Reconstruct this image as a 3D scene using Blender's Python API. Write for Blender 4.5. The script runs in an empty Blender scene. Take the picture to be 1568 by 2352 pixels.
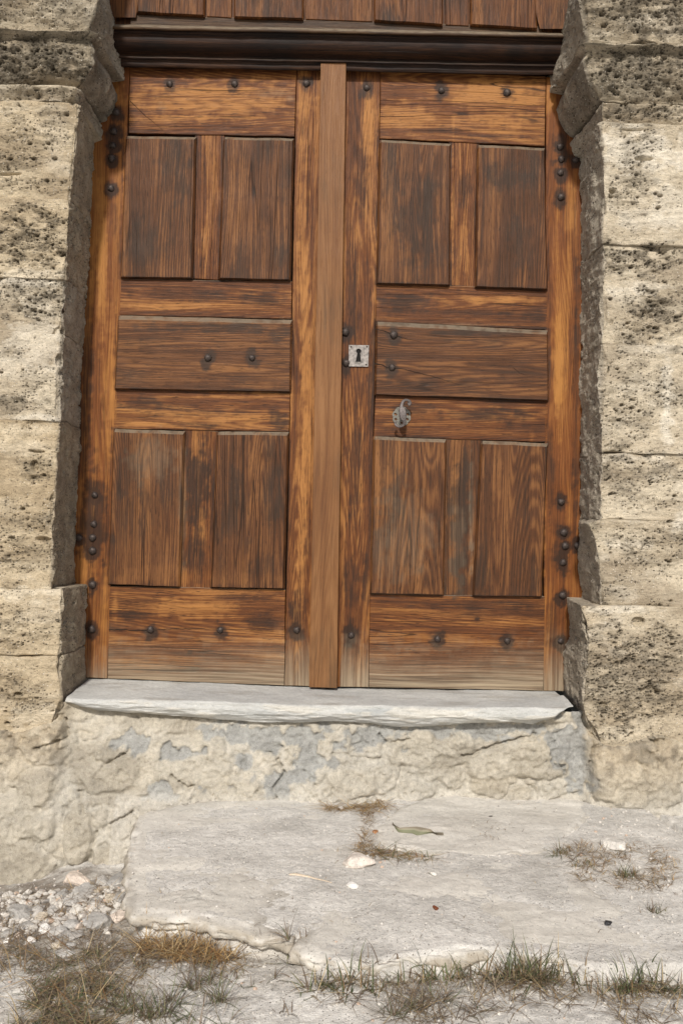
import bpy, bmesh, math, random
import numpy as np
from mathutils import Vector
random.seed(7)
rng = np.random.default_rng(7)
SC = bpy.context.scene
COL = SC.collection

# ------------------------------------------------------------------ camera, world, sun, exposure
F = 2000.0            # focal length in pixels of a 1568x2352 picture
CY, CZ = -3.33, 0.65
ROLL = math.radians(1.3)
cs, sn = math.cos(ROLL), math.sin(ROLL)
cam_d = bpy.data.cameras.new('camera')
cam = bpy.data.objects.new('camera', cam_d)
COL.objects.link(cam)
cam_d.sensor_fit = 'VERTICAL'
cam_d.sensor_height = 36.0
cam_d.lens = F / 2352.0 * 36.0
cam_d.clip_start = 0.05
cam_d.clip_end = 3000
cam.location = (0, CY, CZ)
cam.rotation_euler = (math.radians(90), -ROLL, 0)
SC.camera = cam

SUN_EL, SUN_AZ = 37.0, 6.0       # azimuth: degrees to the left of the view axis, behind the camera
world = bpy.data.worlds.new("World")
SC.world = world
world.use_nodes = True
wn = world.node_tree
sky = wn.nodes.new('ShaderNodeTexSky')
sky.sky_type = 'NISHITA'
sky.sun_disc = False
sky.sun_elevation = math.radians(SUN_EL)
sky.sun_rotation = math.radians(180 + SUN_AZ)
sky.dust_density = 3.0
sky.air_density = 1.0
wn.links.new(sky.outputs[0], wn.nodes['Background'].inputs[0])
wn.nodes['Background'].inputs[1].default_value = 0.09
sd = bpy.data.lights.new('sun', 'SUN')
sd.energy = 3.5
sd.angle = math.radians(4.0)
sd.color = (1.0, 0.955, 0.885)
sun = bpy.data.objects.new('sun', sd)
COL.objects.link(sun)
el, az = math.radians(SUN_EL), math.radians(SUN_AZ)
ldir = Vector((math.sin(az) * math.cos(el), math.cos(az) * math.cos(el), -math.sin(el)))
sun.rotation_euler = ldir.to_track_quat('-Z', 'Y').to_euler()
sun.location = (-3, -8, 6)
SC.view_settings.view_transform = 'Standard'
SC.view_settings.look = 'None'
SC.view_settings.gamma = 1.0
SC.view_settings.exposure = 0.04

# ------------------------------------------------------------------ projection helpers (design pixels 1568x2352 -> world)
def P(u, v, y=0.0):
    d = y - CY
    a = (np.asarray(u, float) - 784) * d / F
    b = (np.asarray(v, float) - 1176) * d / F
    return np.array([a * cs + b * sn, np.zeros_like(a * b) + y, CZ + a * sn - b * cs])
def G(u, v, H):
    a, b = (u - 784) / F, (1176 - v) / F
    dx, dz = a * cs - b * sn, a * sn + b * cs
    t = -H / dz
    return np.array([dx * t, CY + t, CZ - H])
def UV(x, y, z):                 # world -> design pixels, for placing stains and painted shade where they are on the door and the stone
    d = y - CY
    X, Z = x, z - CZ
    return 784 + F / d * (X * cs + Z * sn), 1176 + F / d * (X * sn - Z * cs)

# ------------------------------------------------------------------ numpy noise
def _h(ix, iy, iz, seed):
    with np.errstate(over='ignore'):
        h = (ix.astype(np.uint32) * np.uint32(374761393) + iy.astype(np.uint32) * np.uint32(668265263)
             + iz.astype(np.uint32) * np.uint32(2246822519) + np.uint32(seed * 3266489917 & 0xffffffff))
        h = (h ^ (h >> np.uint32(13))) * np.uint32(1274126177)
        h = (h ^ (h >> np.uint32(15))) * np.uint32(2654435761)
        h = h ^ (h >> np.uint32(16))
    return h
def _r(h): return (h & np.uint32(0xffffff)).astype(np.float32) / 16777215.0
def vnoise(p, seed=0):
    i = np.floor(p).astype(np.int64); f = (p - i).astype(np.float32)
    f = f * f * f * (f * (f * 6 - 15) + 10)
    out = 0
    for dx in (0, 1):
        wx = f[:, 0] if dx else 1 - f[:, 0]
        for dy in (0, 1):
            wy = f[:, 1] if dy else 1 - f[:, 1]
            for dz in (0, 1):
                wz = f[:, 2] if dz else 1 - f[:, 2]
                out = out + wx * wy * wz * _r(_h(i[:, 0] + dx, i[:, 1] + dy, i[:, 2] + dz, seed))
    return out * 2 - 1
def fbm(p, seed=0, octv=4, gain=0.5):
    a, s, t = 1.0, 0, 0
    q = np.array(p, dtype=np.float64)
    for k in range(octv):
        s = s + a * vnoise(q, seed + k * 17); t += a
        q = q * 2.03 + 11.3; a *= gain
    return s / t * 1.5
def worley(p, seed=0):
    i = np.floor(p).astype(np.int64); f = p - i
    f1 = np.full(len(p), 9.0); f2 = np.full(len(p), 9.0); idn = np.zeros(len(p), np.float32)
    for dx in (-1, 0, 1):
        for dy in (-1, 0, 1):
            for dz in (-1, 0, 1):
                h = _h(i[:, 0] + dx, i[:, 1] + dy, i[:, 2] + dz, seed)
                ox = _r(h); oy = _r(h * np.uint32(7919) ^ np.uint32(0x9e3779b9)); oz = _r(h * np.uint32(104729) ^ np.uint32(0x51ed27))
                rr = _r(h * np.uint32(15485863) ^ np.uint32(0x1234567))
                d = np.sqrt((dx + ox - f[:, 0]) ** 2 + (dy + oy - f[:, 1]) ** 2 + (dz + oz - f[:, 2]) ** 2)
                n = d < f1
                f2 = np.where(n, f1, np.minimum(f2, d)); idn = np.where(n, rr, idn); f1 = np.where(n, d, f1)
    return f1, f2, idn
def ss(a, b, x):
    t = np.clip((x - a) / (b - a), 0, 1); return t * t * (3 - 2 * t)
def lerp(a, b, t): return a + (b - a) * t
def blobs(u, v, lst, wob=None):
    out = np.zeros_like(u)
    for (bu, bv, ru, rv, am) in lst:
        d = np.sqrt(((u - bu) / ru) ** 2 + ((v - bv) / rv) ** 2)
        if wob is not None: d = d + wob
        out = np.maximum(out, am * (1 - ss(0.45, 1.25, d)))
    return out

# ------------------------------------------------------------------ object helpers
def tag(o, label=None, cat=None, group=None, kind=None):
    if label: o['label'] = label
    if cat: o['category'] = cat
    if group: o['group'] = group
    if kind: o['kind'] = kind
    return o
def empty(name, loc):
    o = bpy.data.objects.new(name, None); o.empty_display_size = 0.1
    COL.objects.link(o); o.location = loc
    return o
def wloc(o):
    l = np.zeros(3)
    while o is not None:
        l = l + np.array(o.location); o = o.parent
    return l
def link_mesh(name, me, mat, parent=None, loc=(0, 0, 0)):
    o = bpy.data.objects.new(name, me); COL.objects.link(o)
    if parent is not None: o.parent = parent
    o.location = loc
    if mat is not None:
        for m in (mat if isinstance(mat, (list, tuple)) else [mat]): me.materials.append(m)
    return o
def mesh_np(name, V, Fq, attrs=None, smooth=True, mats=None):
    me = bpy.data.meshes.new(name)
    V = np.asarray(V, np.float32); Fq = np.asarray(Fq, np.int32)
    k = Fq.shape[1]
    me.vertices.add(len(V)); me.vertices.foreach_set('co', V.ravel())
    me.loops.add(Fq.size); me.loops.foreach_set('vertex_index', Fq.ravel())
    me.polygons.add(len(Fq))
    me.polygons.foreach_set('loop_start', np.arange(0, Fq.size, k, dtype=np.int32))
    me.polygons.foreach_set('loop_total', np.full(len(Fq), k, np.int32))
    me.polygons.foreach_set('use_smooth', np.full(len(Fq), smooth))
    if mats is not None: me.polygons.foreach_set('material_index', np.asarray(mats, np.int32))
    me.update(calc_edges=True)
    if attrs:
        for an, val in attrs.items():
            a = me.attributes.new(an, 'FLOAT_COLOR', 'POINT')
            c = np.ones((len(V), 4), np.float32); c[:, :3] = val
            a.data.foreach_set('color', c.ravel())
    return me
def grid_faces(n, m, off=0, wrap=False, flip=False):
    i, j = np.meshgrid(np.arange(n - 1), np.arange(m if wrap else m - 1), indexing='ij')
    j2 = (j + 1) % m
    f = np.stack([i * m + j, i * m + j2, (i + 1) * m + j2, (i + 1) * m + j], -1).reshape(-1, 4) + off
    return f[:, ::-1] if flip else f
def solid(name, V, Fq, mat, parent=None, attrs=None, smooth=True, loc=None, mats=None):
    """V in world space; the object's origin goes to loc (or the parent's place)."""
    base = wloc(parent) if parent is not None else (np.array(loc) if loc is not None else np.zeros(3))
    me = mesh_np(name, np.asarray(V) - base, Fq, attrs, smooth, mats)
    return link_mesh(name, me, mat, parent, (0, 0, 0) if parent is not None else tuple(base))
def bm_obj(name, bm, mat, parent=None, smooth=False, loc=None):
    base = wloc(parent) if parent is not None else (np.array(loc) if loc is not None else np.zeros(3))
    bmesh.ops.translate(bm, vec=-Vector(base), verts=bm.verts)
    bmesh.ops.recalc_face_normals(bm, faces=bm.faces)
    me = bpy.data.meshes.new(name); bm.to_mesh(me); bm.free()
    if smooth:
        for p in me.polygons: p.use_smooth = True
    return link_mesh(name, me, mat, parent, (0, 0, 0) if parent is not None else tuple(base))

# ------------------------------------------------------------------ materials
class NT:
    def __init__(s, name):
        s.m = bpy.data.materials.new(name); s.m.use_nodes = True
        s.t = s.m.node_tree; s.b = s.t.nodes['Principled BSDF']
    def n(s, typ, **kw):
        x = s.t.nodes.new(typ)
        for k, v in kw.items(): setattr(x, k, v)
        return x
    def l(s, a, b): s.t.links.new(a, b)
    def math(s, op, a, b=None, c=None, clamp=False):
        x = s.n('ShaderNodeMath', operation=op, use_clamp=clamp)
        for i, q in enumerate((a, b, c)):
            if q is None: continue
            if isinstance(q, (int, float)): x.inputs[i].default_value = q
            else: s.l(q, x.inputs[i])
        return x.outputs[0]
    def vmul(s, v, k):
        x = s.n('ShaderNodeVectorMath', operation='MULTIPLY'); s.l(v, x.inputs[0]); x.inputs[1].default_value = k
        return x.outputs[0]
    def noise(s, v, scale, detail=3, rough=0.5, dist=0.0):
        x = s.n('ShaderNodeTexNoise'); s.l(v, x.inputs['Vector'])
        x.inputs['Scale'].default_value = scale; x.inputs['Detail'].default_value = detail
        x.inputs['Roughness'].default_value = rough; x.inputs['Distortion'].default_value = dist
        return x.outputs[0]
    def mapr(s, v, a, b, c=0.0, d=1.0, smooth=False):
        x = s.n('ShaderNodeMapRange'); s.l(v, x.inputs[0])
        if smooth: x.interpolation_type = 'SMOOTHSTEP'
        for i, q in enumerate((a, b, c, d)): x.inputs[i + 1].default_value = q
        return x.outputs[0]
    def mix(s, f, a, b, mode='MIX'):
        x = s.n('ShaderNodeMix', data_type='RGBA', blend_type=mode)
        if isinstance(f, (int, float)): x.inputs[0].default_value = f
        else: s.l(f, x.inputs[0])
        for i, q in ((6, a), (7, b)):
            if isinstance(q, tuple): x.inputs[i].default_value = (*q, 1)
            else: s.l(q, x.inputs[i])
        return x.outputs[2]
    def bump(s, h, dist, strength=1.0, nrm=None):
        x = s.n('ShaderNodeBump'); s.l(h, x.inputs['Height'])
        x.inputs['Distance'].default_value = dist; x.inputs['Strength'].default_value = strength
        if nrm is not None: s.l(nrm, x.inputs['Normal'])
        return x.outputs[0]

def wood_mat(name, axis, honey, mid, dark, dirt, dirt_amt=0.6, contrast=1.0, dash=1.0, rough=0.55, dust=0.7):
    N = NT(name)
    tc = N.n('ShaderNodeTexCoord'); oi = N.n('ShaderNodeObjectInfo')
    off = N.n('ShaderNodeVectorMath', operation='SCALE'); off.inputs[0].default_value = (37.1, 11.3, 53.7)
    N.l(oi.outputs['Random'], off.inputs['Scale'])
    ad = N.n('ShaderNodeVectorMath', operation='ADD'); N.l(tc.outputs['Object'], ad.inputs[0]); N.l(off.outputs[0], ad.inputs[1])
    sp = N.n('ShaderNodeSeparateXYZ'); N.l(ad.outputs[0], sp.inputs[0])
    cb = N.n('ShaderNodeCombineXYZ')
    a, b, c = sp.outputs
    if axis == 'x': a, c = c, a
    N.l(a, cb.inputs[0]); N.l(b, cb.inputs[1]); N.l(c, cb.inputs[2])
    v0 = cb.outputs[0]                                    # x across, z along the grain
    w = N.noise(N.vmul(v0, (3.0, 3.0, 1.1)), 1.0, 2)
    wv = N.n('ShaderNodeCombineXYZ'); N.l(N.math('MULTIPLY', N.math('SUBTRACT', w, 0.5), 0.045), wv.inputs[0])
    vv = N.n('ShaderNodeVectorMath', operation='ADD'); N.l(v0, vv.inputs[0]); N.l(wv.outputs[0], vv.inputs[1]); v = vv.outputs[0]
    r = N.noise(N.vmul(v, (8, 8, 0.45)), 1.0, 1.2, 0.3)
    rings = N.math('MULTIPLY_ADD', N.math('SINE', N.math('MULTIPLY', r, 280.0)), 0.5, 0.5)
    s1 = N.noise(N.vmul(v, (130, 60, 2.4)), 1.0, 4, 0.6)
    s2 = N.noise(N.vmul(v, (380, 120, 11)), 1.0, 3, 0.72)
    s3 = N.noise(N.vmul(v, (22, 15, 1.6)), 1.0, 3, 0.5)
    at = N.n('ShaderNodeAttribute', attribute_name='w'); sa = N.n('ShaderNodeSeparateColor'); N.l(at.outputs['Color'], sa.inputs[0])
    stain_shade, hon, grey = sa.outputs
    val = N.math('ADD', N.math('MULTIPLY', rings, (0.20 if 'panel' in name else 0.13) * contrast), N.math('MULTIPLY', s1, 0.47 * contrast))
    val = N.math('ADD', val, N.math('MULTIPLY', s2, 0.44 * contrast))
    val = N.math('ADD', val, N.math('MULTIPLY', s3, 0.75))
    val = N.math('ADD', val, N.math('MULTIPLY', hon, 0.20))
    val = N.math('SUBTRACT', val, (0.55 if 'panel' in name else 0.52) * contrast + 0.375 - 0.474)
    val = N.math('SUBTRACT', val, N.math('MULTIPLY', stain_shade, 0.10))
    val = N.math('ADD', val, N.math('MULTIPLY', N.math('SUBTRACT', oi.outputs['Random'], 0.5), 0.09))
    cr = N.n('ShaderNodeValToRGB'); N.l(val, cr.inputs[0])
    e = cr.color_ramp.elements
    e[0].position = 0.22; e[0].color = (*dark, 1)
    e[1].position = 0.74; e[1].color = (*honey, 1)
    m_ = e.new(0.47); m_.color = (*mid, 1)
    m2 = e.new(0.60); m2.color = tuple(0.55 * h + 0.45 * q for h, q in zip(honey, mid)) + (1,)
    col = cr.outputs[0]
    # weathered dirt lying in patches, plus the mask of stains and painted shade, broken up along the grain
    pt = N.noise(N.vmul(v, (10, 8, 3.2)), 1.0, 5, 0.6)
    dd = N.math('ADD', N.math('MULTIPLY', N.math('SUBTRACT', pt, 0.475), 3.4 * dirt_amt), N.math('MULTIPLY', stain_shade, 0.92))
    dd = N.math('SUBTRACT', dd, N.math('MULTIPLY', hon, 0.35))
    dd = N.math('ADD', dd, N.math('MULTIPLY', N.math('SUBTRACT', 0.5, s2), 1.2 * dash))
    dd = N.math('ADD', dd, N.math('MULTIPLY', N.math('SUBTRACT', 0.5, s1), 1.0))
    dd = N.mapr(dd, 0.05, 0.95, 0, 0.86, True)
    col = N.mix(dd, col, dirt)
    # open pores: short dark dashes
    po = N.noise(N.vmul(v, (430, 120, 26)), 1.0, 1, 0.5)
    col = N.mix(N.mapr(po, 0.61, 0.70, 0, 0.7 * dash, True), col, tuple(x * 0.45 for x in dark))
    # drying cracks following the grain
    ck = N.noise(N.vmul(v, (26, 18, 0.8)), 1.0, 1.0, 0.3)
    ck = N.mapr(N.math('ABSOLUTE', N.math('SUBTRACT', ck, 0.5)), 0.004, 0.013, 1, 0)
    ck = N.math('MULTIPLY', ck, N.mapr(N.noise(N.vmul(v, (5, 5, 1.6)), 1.0, 2), 0.50, 0.60, 0, 0.8 * dash))
    col = N.mix(ck, col, tuple(x * 0.35 for x in dark))
    # silver greying
    gm = N.math('MULTIPLY', grey, N.math('ADD', N.mapr(s1, 0.3, 0.7, 0.6, 1.1), 0.0), clamp=True)
    gc = N.mix(N.mapr(s1, 0.32, 0.68, 0, 1), (0.135, 0.105, 0.072), (0.36, 0.29, 0.20))
    col = N.mix(gm, col, gc)
    # dust resting on upward faces
    ge = N.n('ShaderNodeNewGeometry'); sg = N.n('ShaderNodeSeparateXYZ'); N.l(ge.outputs['Normal'], sg.inputs[0])
    du = N.mapr(sg.outputs[2], 0.25, 0.6, 0, dust)
    du = N.math('MULTIPLY', du, N.mapr(N.noise(N.vmul(tc.outputs['Object'], (30, 30, 30)), 1.0, 3), 0.35, 0.55, 0.45, 1.0))
    col = N.mix(du, col, (0.20, 0.165, 0.12))
    N.l(col, N.b.inputs['Base Color'])
    N.l(N.mapr(s2, 0.3, 0.7, rough + 0.16, rough - 0.08), N.b.inputs['Roughness'])
    N.b.inputs['Specular IOR Level'].default_value = 0.22
    hh = N.math('ADD', N.math('MULTIPLY', s1, 0.5), N.math('MULTIPLY', s2, 0.6))
    hh = N.math('SUBTRACT', hh, N.math('MULTIPLY', ck, 0.8))
    N.l(N.bump(hh, 0.0022, 0.75), N.b.inputs['Normal'])
    return N.m
H1, M1, D1, T1 = (0.335, 0.150, 0.043), (0.124, 0.042, 0.0115), (0.048, 0.018, 0.008), (0.026, 0.015, 0.010)
H2, M2, D2 = (0.205, 0.090, 0.031), (0.090, 0.0345, 0.0128), (0.042, 0.019, 0.009)
W_VR = wood_mat('oiled_wood_upright', 'z', H1, M1, D1, T1, 0.55)
W_VO = wood_mat('amber_stile_wood', 'z', (0.36, 0.160, 0.040), (0.165, 0.055, 0.0135), (0.055, 0.019, 0.008), T1, 0.5, 0.62, 0.45)
W_HR = wood_mat('oiled_wood_level', 'x', H1, M1, D1, T1, 0.55)
W_VP = wood_mat('weathered_panel_wood_upright', 'z', H2, M2, D2, (0.036, 0.022, 0.0145), 0.75)
W_HP = wood_mat('weathered_panel_wood_level', 'x', H2, M2, D2, (0.036, 0.022, 0.0145), 0.70)
W_ST = wood_mat('planed_strip_wood', 'z', (0.235, 0.115, 0.047), (0.175, 0.079, 0.030), (0.120, 0.050, 0.020), (0.10, 0.058, 0.030), 0.45, 1.0, 0.4, 0.5)
W_DK = wood_mat('shaded_moulding_wood', 'x', (0.052, 0.022, 0.009), (0.024, 0.010, 0.005), (0.009, 0.004, 0.003), (0.008, 0.005, 0.004), 0.6, dust=0.25)  # dark brown wood, blackened further to carry the shadow over the moulding
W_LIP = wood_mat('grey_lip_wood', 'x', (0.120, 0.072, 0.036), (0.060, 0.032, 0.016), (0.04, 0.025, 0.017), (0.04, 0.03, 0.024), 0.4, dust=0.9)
W_TR = wood_mat('transom_wood', 'z', (0.185, 0.076, 0.023), (0.095, 0.034, 0.0105), (0.034, 0.014, 0.006), (0.024, 0.014, 0.009), 0.7)

def stone_mat(name, fine=1.0, speck=0.5, bumpd=0.003, rough=0.93, layer=1.0):
    """albedo comes from the traced per-point colour 'c' (stone, mortar, lichen, pore shade), the shader adds grain"""
    N = NT(name)
    tc = N.n('ShaderNodeTexCoord'); v = tc.outputs['Object']
    at = N.n('ShaderNodeAttribute', attribute_name='c')
    col = at.outputs['Color']
    n1 = N.noise(N.vmul(v, (1, 1, layer)), 70, 5, 0.65)
    n2 = N.noise(v, 330, 3, 0.6)
    n3 = N.noise(N.vmul(v, (1, 1, layer)), 17, 4, 0.6)
    f = N.math('ADD', N.mapr(n1, 0.3, 0.7, -0.20 * fine, 0.18 * fine), N.mapr(n2, 0.3, 0.7, -0.16 * fine, 0.15 * fine))
    f = N.math('ADD', f, N.mapr(n3, 0.3, 0.7, -0.12 * fine, 0.11 * fine))
    f = N.math('ADD', f, 1.0)
    mu = N.n('ShaderNodeVectorMath', operation='SCALE'); N.l(col, mu.inputs[0]); N.l(f, mu.inputs['Scale'])
    c2 = mu.outputs[0]
    vo = N.n('ShaderNodeTexVoronoi'); N.l(v, vo.inputs['Vector']); vo.inputs['Scale'].default_value = 150
    sp = N.mapr(vo.outputs['Distance'], 0.16, 0.26, speck, 0.0)
    sel = N.n('ShaderNodeSeparateColor'); N.l(vo.outputs['Color'], sel.inputs[0])
    sp2 = N.math('MULTIPLY', sp, N.mapr(sel.outputs[0], 0.62, 0.66, 0, 1))
    c3 = N.mix(sp2, c2, (0.10, 0.08, 0.055))
    sp3 = N.math('MULTIPLY', sp, N.mapr(sel.outputs[1], 0.80, 0.84, 0, 1))
    c3 = N.mix(sp3, c3, (0.72, 0.68, 0.60))
    # small open pores where the stone is pitted, their inner shade painted dark
    am = N.n('ShaderNodeAttribute', attribute_name='m')
    v2 = N.n('ShaderNodeTexVoronoi'); N.l(N.vmul(v, (1, 1, 1.6)), v2.inputs['Vector']); v2.inputs['Scale'].default_value = 105
    s2c = N.n('ShaderNodeSeparateColor'); N.l(v2.outputs['Color'], s2c.inputs[0])
    pp = N.mapr(N.math('SUBTRACT', v2.outputs['Distance'], N.math('MULTIPLY', s2c.outputs[2], 0.22)), 0.12, 0.28, 1, 0, True)
    pp = N.math('MULTIPLY', pp, N.mapr(N.math('ADD', s2c.outputs[0], N.math('MULTIPLY', am.outputs['Fac'], 0.75)), 0.86, 0.96, 0, 1))
    pp = N.math('MULTIPLY', pp, N.mapr(am.outputs['Fac'], 0.0, 0.12, 0.0, 1))
    c3 = N.mix(N.math('MULTIPLY', pp, 0.70), c3, (0.055, 0.043, 0.030))
    N.l(c3, N.b.inputs['Base Color'])
    N.b.inputs['Roughness'].default_value = rough
    N.b.inputs['Specular IOR Level'].default_value = 0.2
    hh = N.math('ADD', N.math('MULTIPLY', n1, 1.0), N.math('MULTIPLY', n2, 0.45))
    hh = N.math('SUBTRACT', hh, N.math('MULTIPLY', sp2, 0.6))
    hh = N.math('SUBTRACT', hh, N.math('MULTIPLY', pp, 1.0))
    N.l(N.bump(hh, bumpd, 1.0), N.b.inputs['Normal'])
    return N.m
S_TUF = stone_mat('tufa_stone', 1.1, 0.85, 0.006, layer=2.0)
S_FND = stone_mat('rubble_masonry', 0.9, 0.4, 0.0065)
S_SLAB = stone_mat('dusty_slab_stone', 0.55, 0.55, 0.0024)
S_SILL = stone_mat('grey_sill_stone', 0.6, 0.3, 0.003, layer=3.0)
S_GRD = stone_mat('dusty_gravel_ground', 0.85, 0.8, 0.0048)

def simple_mat(name, colr, rough=0.6, metal=0.0, nscale=60, namt=0.3, bumpd=0.001, rnd=0.0, spec=0.4):
    N = NT(name)
    tc = N.n('ShaderNodeTexCoord')
    n1 = N.noise(tc.outputs['Object'], nscale, 4, 0.6)
    c = N.mix(N.mapr(n1, 0.3, 0.7, 0, 1), tuple(x * (1 - namt) for x in colr), tuple(min(1, x * (1 + namt)) for x in colr))
    N.l(c, N.b.inputs['Base Color'])
    N.b.inputs['Roughness'].default_value = rough; N.b.inputs['Metallic'].default_value = metal
    N.b.inputs['Specular IOR Level'].default_value = spec
    N.l(N.bump(n1, bumpd, 1.0), N.b.inputs['Normal'])
    return N.m
M_IRON = simple_mat('dark_forged_iron', (0.060, 0.046, 0.040), 0.55, 0.4, 120, 0.5, 0.0012)
M_HANDLE = simple_mat('grey_forged_iron', (0.125, 0.108, 0.104), 0.52, 0.5, 300, 0.5, 0.0016)
M_ROSE = simple_mat('grey_iron_plate', (0.155, 0.148, 0.128), 0.55, 0.45, 200, 0.35, 0.001)
M_STEEL = simple_mat('worn_steel_plate', (0.235, 0.215, 0.20), 0.55, 0.4, 90, 0.55, 0.0008)
M_BLACK = simple_mat('dark_hollow', (0.006, 0.005, 0.004), 0.9, 0, 50, 0.2, 0.0)
M_CRACK = simple_mat('crack_in_wood', (0.014, 0.009, 0.006), 0.95, 0, 50, 0.3, 0.0)
M_SLIT = simple_mat('unlit_wood_edge', (0.02, 0.012, 0.008), 0.9)

# ------------------------------------------------------------------ door: stains, and shadows of capitals and jambs painted dark (in design pixels, on the door face)
NAIL_L = [(390,193),(539,193),(704,192),(256,433),(262,302),(260,334),(257,364),(267,258),(478,822),(579,822),(218,1137),(216,1204),
          (213,1235),(213,1265),(182,1235),(213,1343),(211,1445),(346,1446),(506,1447),(681,1447)]
NAIL_R = [(842,202),(1013,208),(1163,213),(1285,338),(1288,366),(1286,397),(1287,453),(1321,368),(793,763),(904,769),(795,834),
          (900,844),(1288,1153),(1294,1223),(1297,1254),(1292,1292),(1326,1253),(1291,1367),(806,1459),(1004,1468),(1164,1472),(1287,1472)]
DARK = [(400,380,55,80,.55),(330,560,60,60,.4),(300,330,40,40,.3),(590,345,60,40,.5),(650,390,22,90,.45),(560,600,60,50,.3),(640,600,20,60,.4),
        (400,680,120,16,.6),(600,690,60,24,.6),(480,752,190,14,.75),(640,765,35,22,.6),(370,790,80,25,.4),(300,870,60,16,.4),
        (320,930,60,22,.6),(450,945,120,16,.45),(640,965,26,26,.7),(430,977,90,8,.6),(290,1090,40,60,.5),(455,1120,34,110,.8),(450,1280,34,70,.6),
        (620,1120,34,120,.6),(540,1200,40,120,.45),(600,1310,50,40,.5),(300,1415,50,16,.6),(610,1430,45,25,.6),(560,1372,90,10,.5),
        (685,1400,22,55,.75),(690,1300,15,60,.4),(215,1180,40,120,.80),(200,800,16,260,.60),(185,1000,14,260,.6),(222,1370,26,90,.6),(230,1460,14,30,.5),  # left edge patches: brown wood with the pier's shade painted in
        (258,330,20,50,.7),(262,500,14,40,.4),  # first patch paints the left capital's cast shadow
        (830,420,24,110,.65),(812,650,14,150,.5),(818,1060,26,190,.5),(842,1340,14,80,.8),(806,1340,20,90,.5),(850,960,8,150,.6),(858,820,8,120,.6),
        (1000,300,150,7,.7),(1150,314,100,8,.7),(930,320,60,6,.6),(960,510,50,120,.65),(895,440,24,150,.55),(1010,590,22,60,.4),(1065,430,18,60,.7),(1050,600,14,60,.5),
        (1160,400,60,34,.75),(1200,560,40,60,.65),(1230,420,18,120,.4),(940,700,80,26,.75),(1080,718,110,12,.6),(1230,725,30,20,.5),
        (1120,762,130,9,.6),(1200,860,80,30,.45),(960,880,60,16,.4),(960,938,50,14,.7),(1110,955,120,16,.65),(900,988,50,7,.7),(1200,985,60,10,.5),
        (900,1230,44,130,.5),(990,1330,30,40,.5),(1055,1190,28,170,.85),(1108,1300,22,60,.55),(1200,1150,30,70,.35),(1230,1330,20,40,.5),
        (1262,1090,12,120,.7),(1322,880,12,330,.6),(1292,1250,28,80,.55),(1290,340,28,60,.75),(1270,1440,22,60,.5),(1090,1390,150,12,.4),(870,1400,30,30,.4),  # includes the right capital's shadow and jamb shade, painted dark
        (1262,690,8,60,.4),(700,1210,16,80,.3),
        (880,1235,34,30,.3),(437,1498,8,6,.9),(1094,1422,7,6,.8)]
HONEY = [(480,230,210,55,.9),(400,290,100,18,.5),(698,640,14,420,.75),(690,1150,12,200,.8),(288,470,7,170,.8),(236,620,14,220,.8),(248,860,18,180,.5),
         (1150,235,110,60,.8),(930,270,70,40,.75),(845,280,14,90,.95),(1290,700,26,200,.35),(1282,830,9,170,.9),(1300,480,20,60,.6),(448,1400,120,26,.6),
         (520,965,130,9,.8),(560,908,110,6,.7),(1140,690,110,8,.8),(1080,736,90,6,.5),(845,540,12,160,.6),(400,705,120,8,.5),(560,705,90,8,.5),
         (560,500,50,110,.45),(478,560,16,80,.5),(1064,560,12,90,.6),(1040,480,4,170,.9),(1099,520,4,160,.9),(880,380,10,50,.3),(590,1100,30,110,.35),
         (1220,1120,8,120,.6),(1246,1240,4,130,.9),(1135,1080,20,70,.5),(880,1130,26,60,.4),(463,1200,8,50,.8),(930,980,60,12,.4),(265,1400,8,40,.7),
         (860,1040,10,80,.4),(830,1150,14,90,.3),(715,1000,10,180,.4),(400,870,120,14,.5),(590,885,60,8,.7),(340,975,60,6,.6),(360,1320,120,20,.35),(560,1330,90,16,.3)]
GREYS = [(350,1050,55,60,.45),(420,1150,10,150,.4),(930,1240,70,110,.35),(1082,1190,5,150,.8),(1050,1250,20,100,.4),(620,215,50,10,.4),(668,228,14,10,.5),(870,1260,14,90,.3),
         (500,735,170,6,.5),(1000,748,120,6,.5),(370,245,14,16,.3)]
def dist_poly(u, v, pts):
    d = np.full(u.shape, 1e9)
    for (a, b), (c, e) in zip(pts[:-1], pts[1:]):
        L2 = (c - a) ** 2 + (e - b) ** 2
        t = np.clip(((u - a) * (c - a) + (v - b) * (e - b)) / L2, 0, 1)
        d = np.minimum(d, np.hypot(u - a - t * (c - a), v - b - t * (e - b)))
    return d
PANELS = [[(287,309),(451,311),(443,640),(275,637)],[(512,311),(676,315),(668,644),(501,640)],[(270,722),(671,733),(669,901),(261,894)],[(259,984),(425,989),(414,1349),(246,1343)],
          [(497,990),(664,991),(654,1353),(482,1350)],[(871,317),(1036,327),(1034,656),(863,651)],[(1095,329),(1252,337),(1259,665),(1090,659)],[(863,736),(1259,757),(1261,921),(859,907)],
          [(857,1001),(1026,1008),(1020,1368),(849,1364)],[(1104,1011),(1259,1017),(1245,1372),(1085,1370)]]
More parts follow.
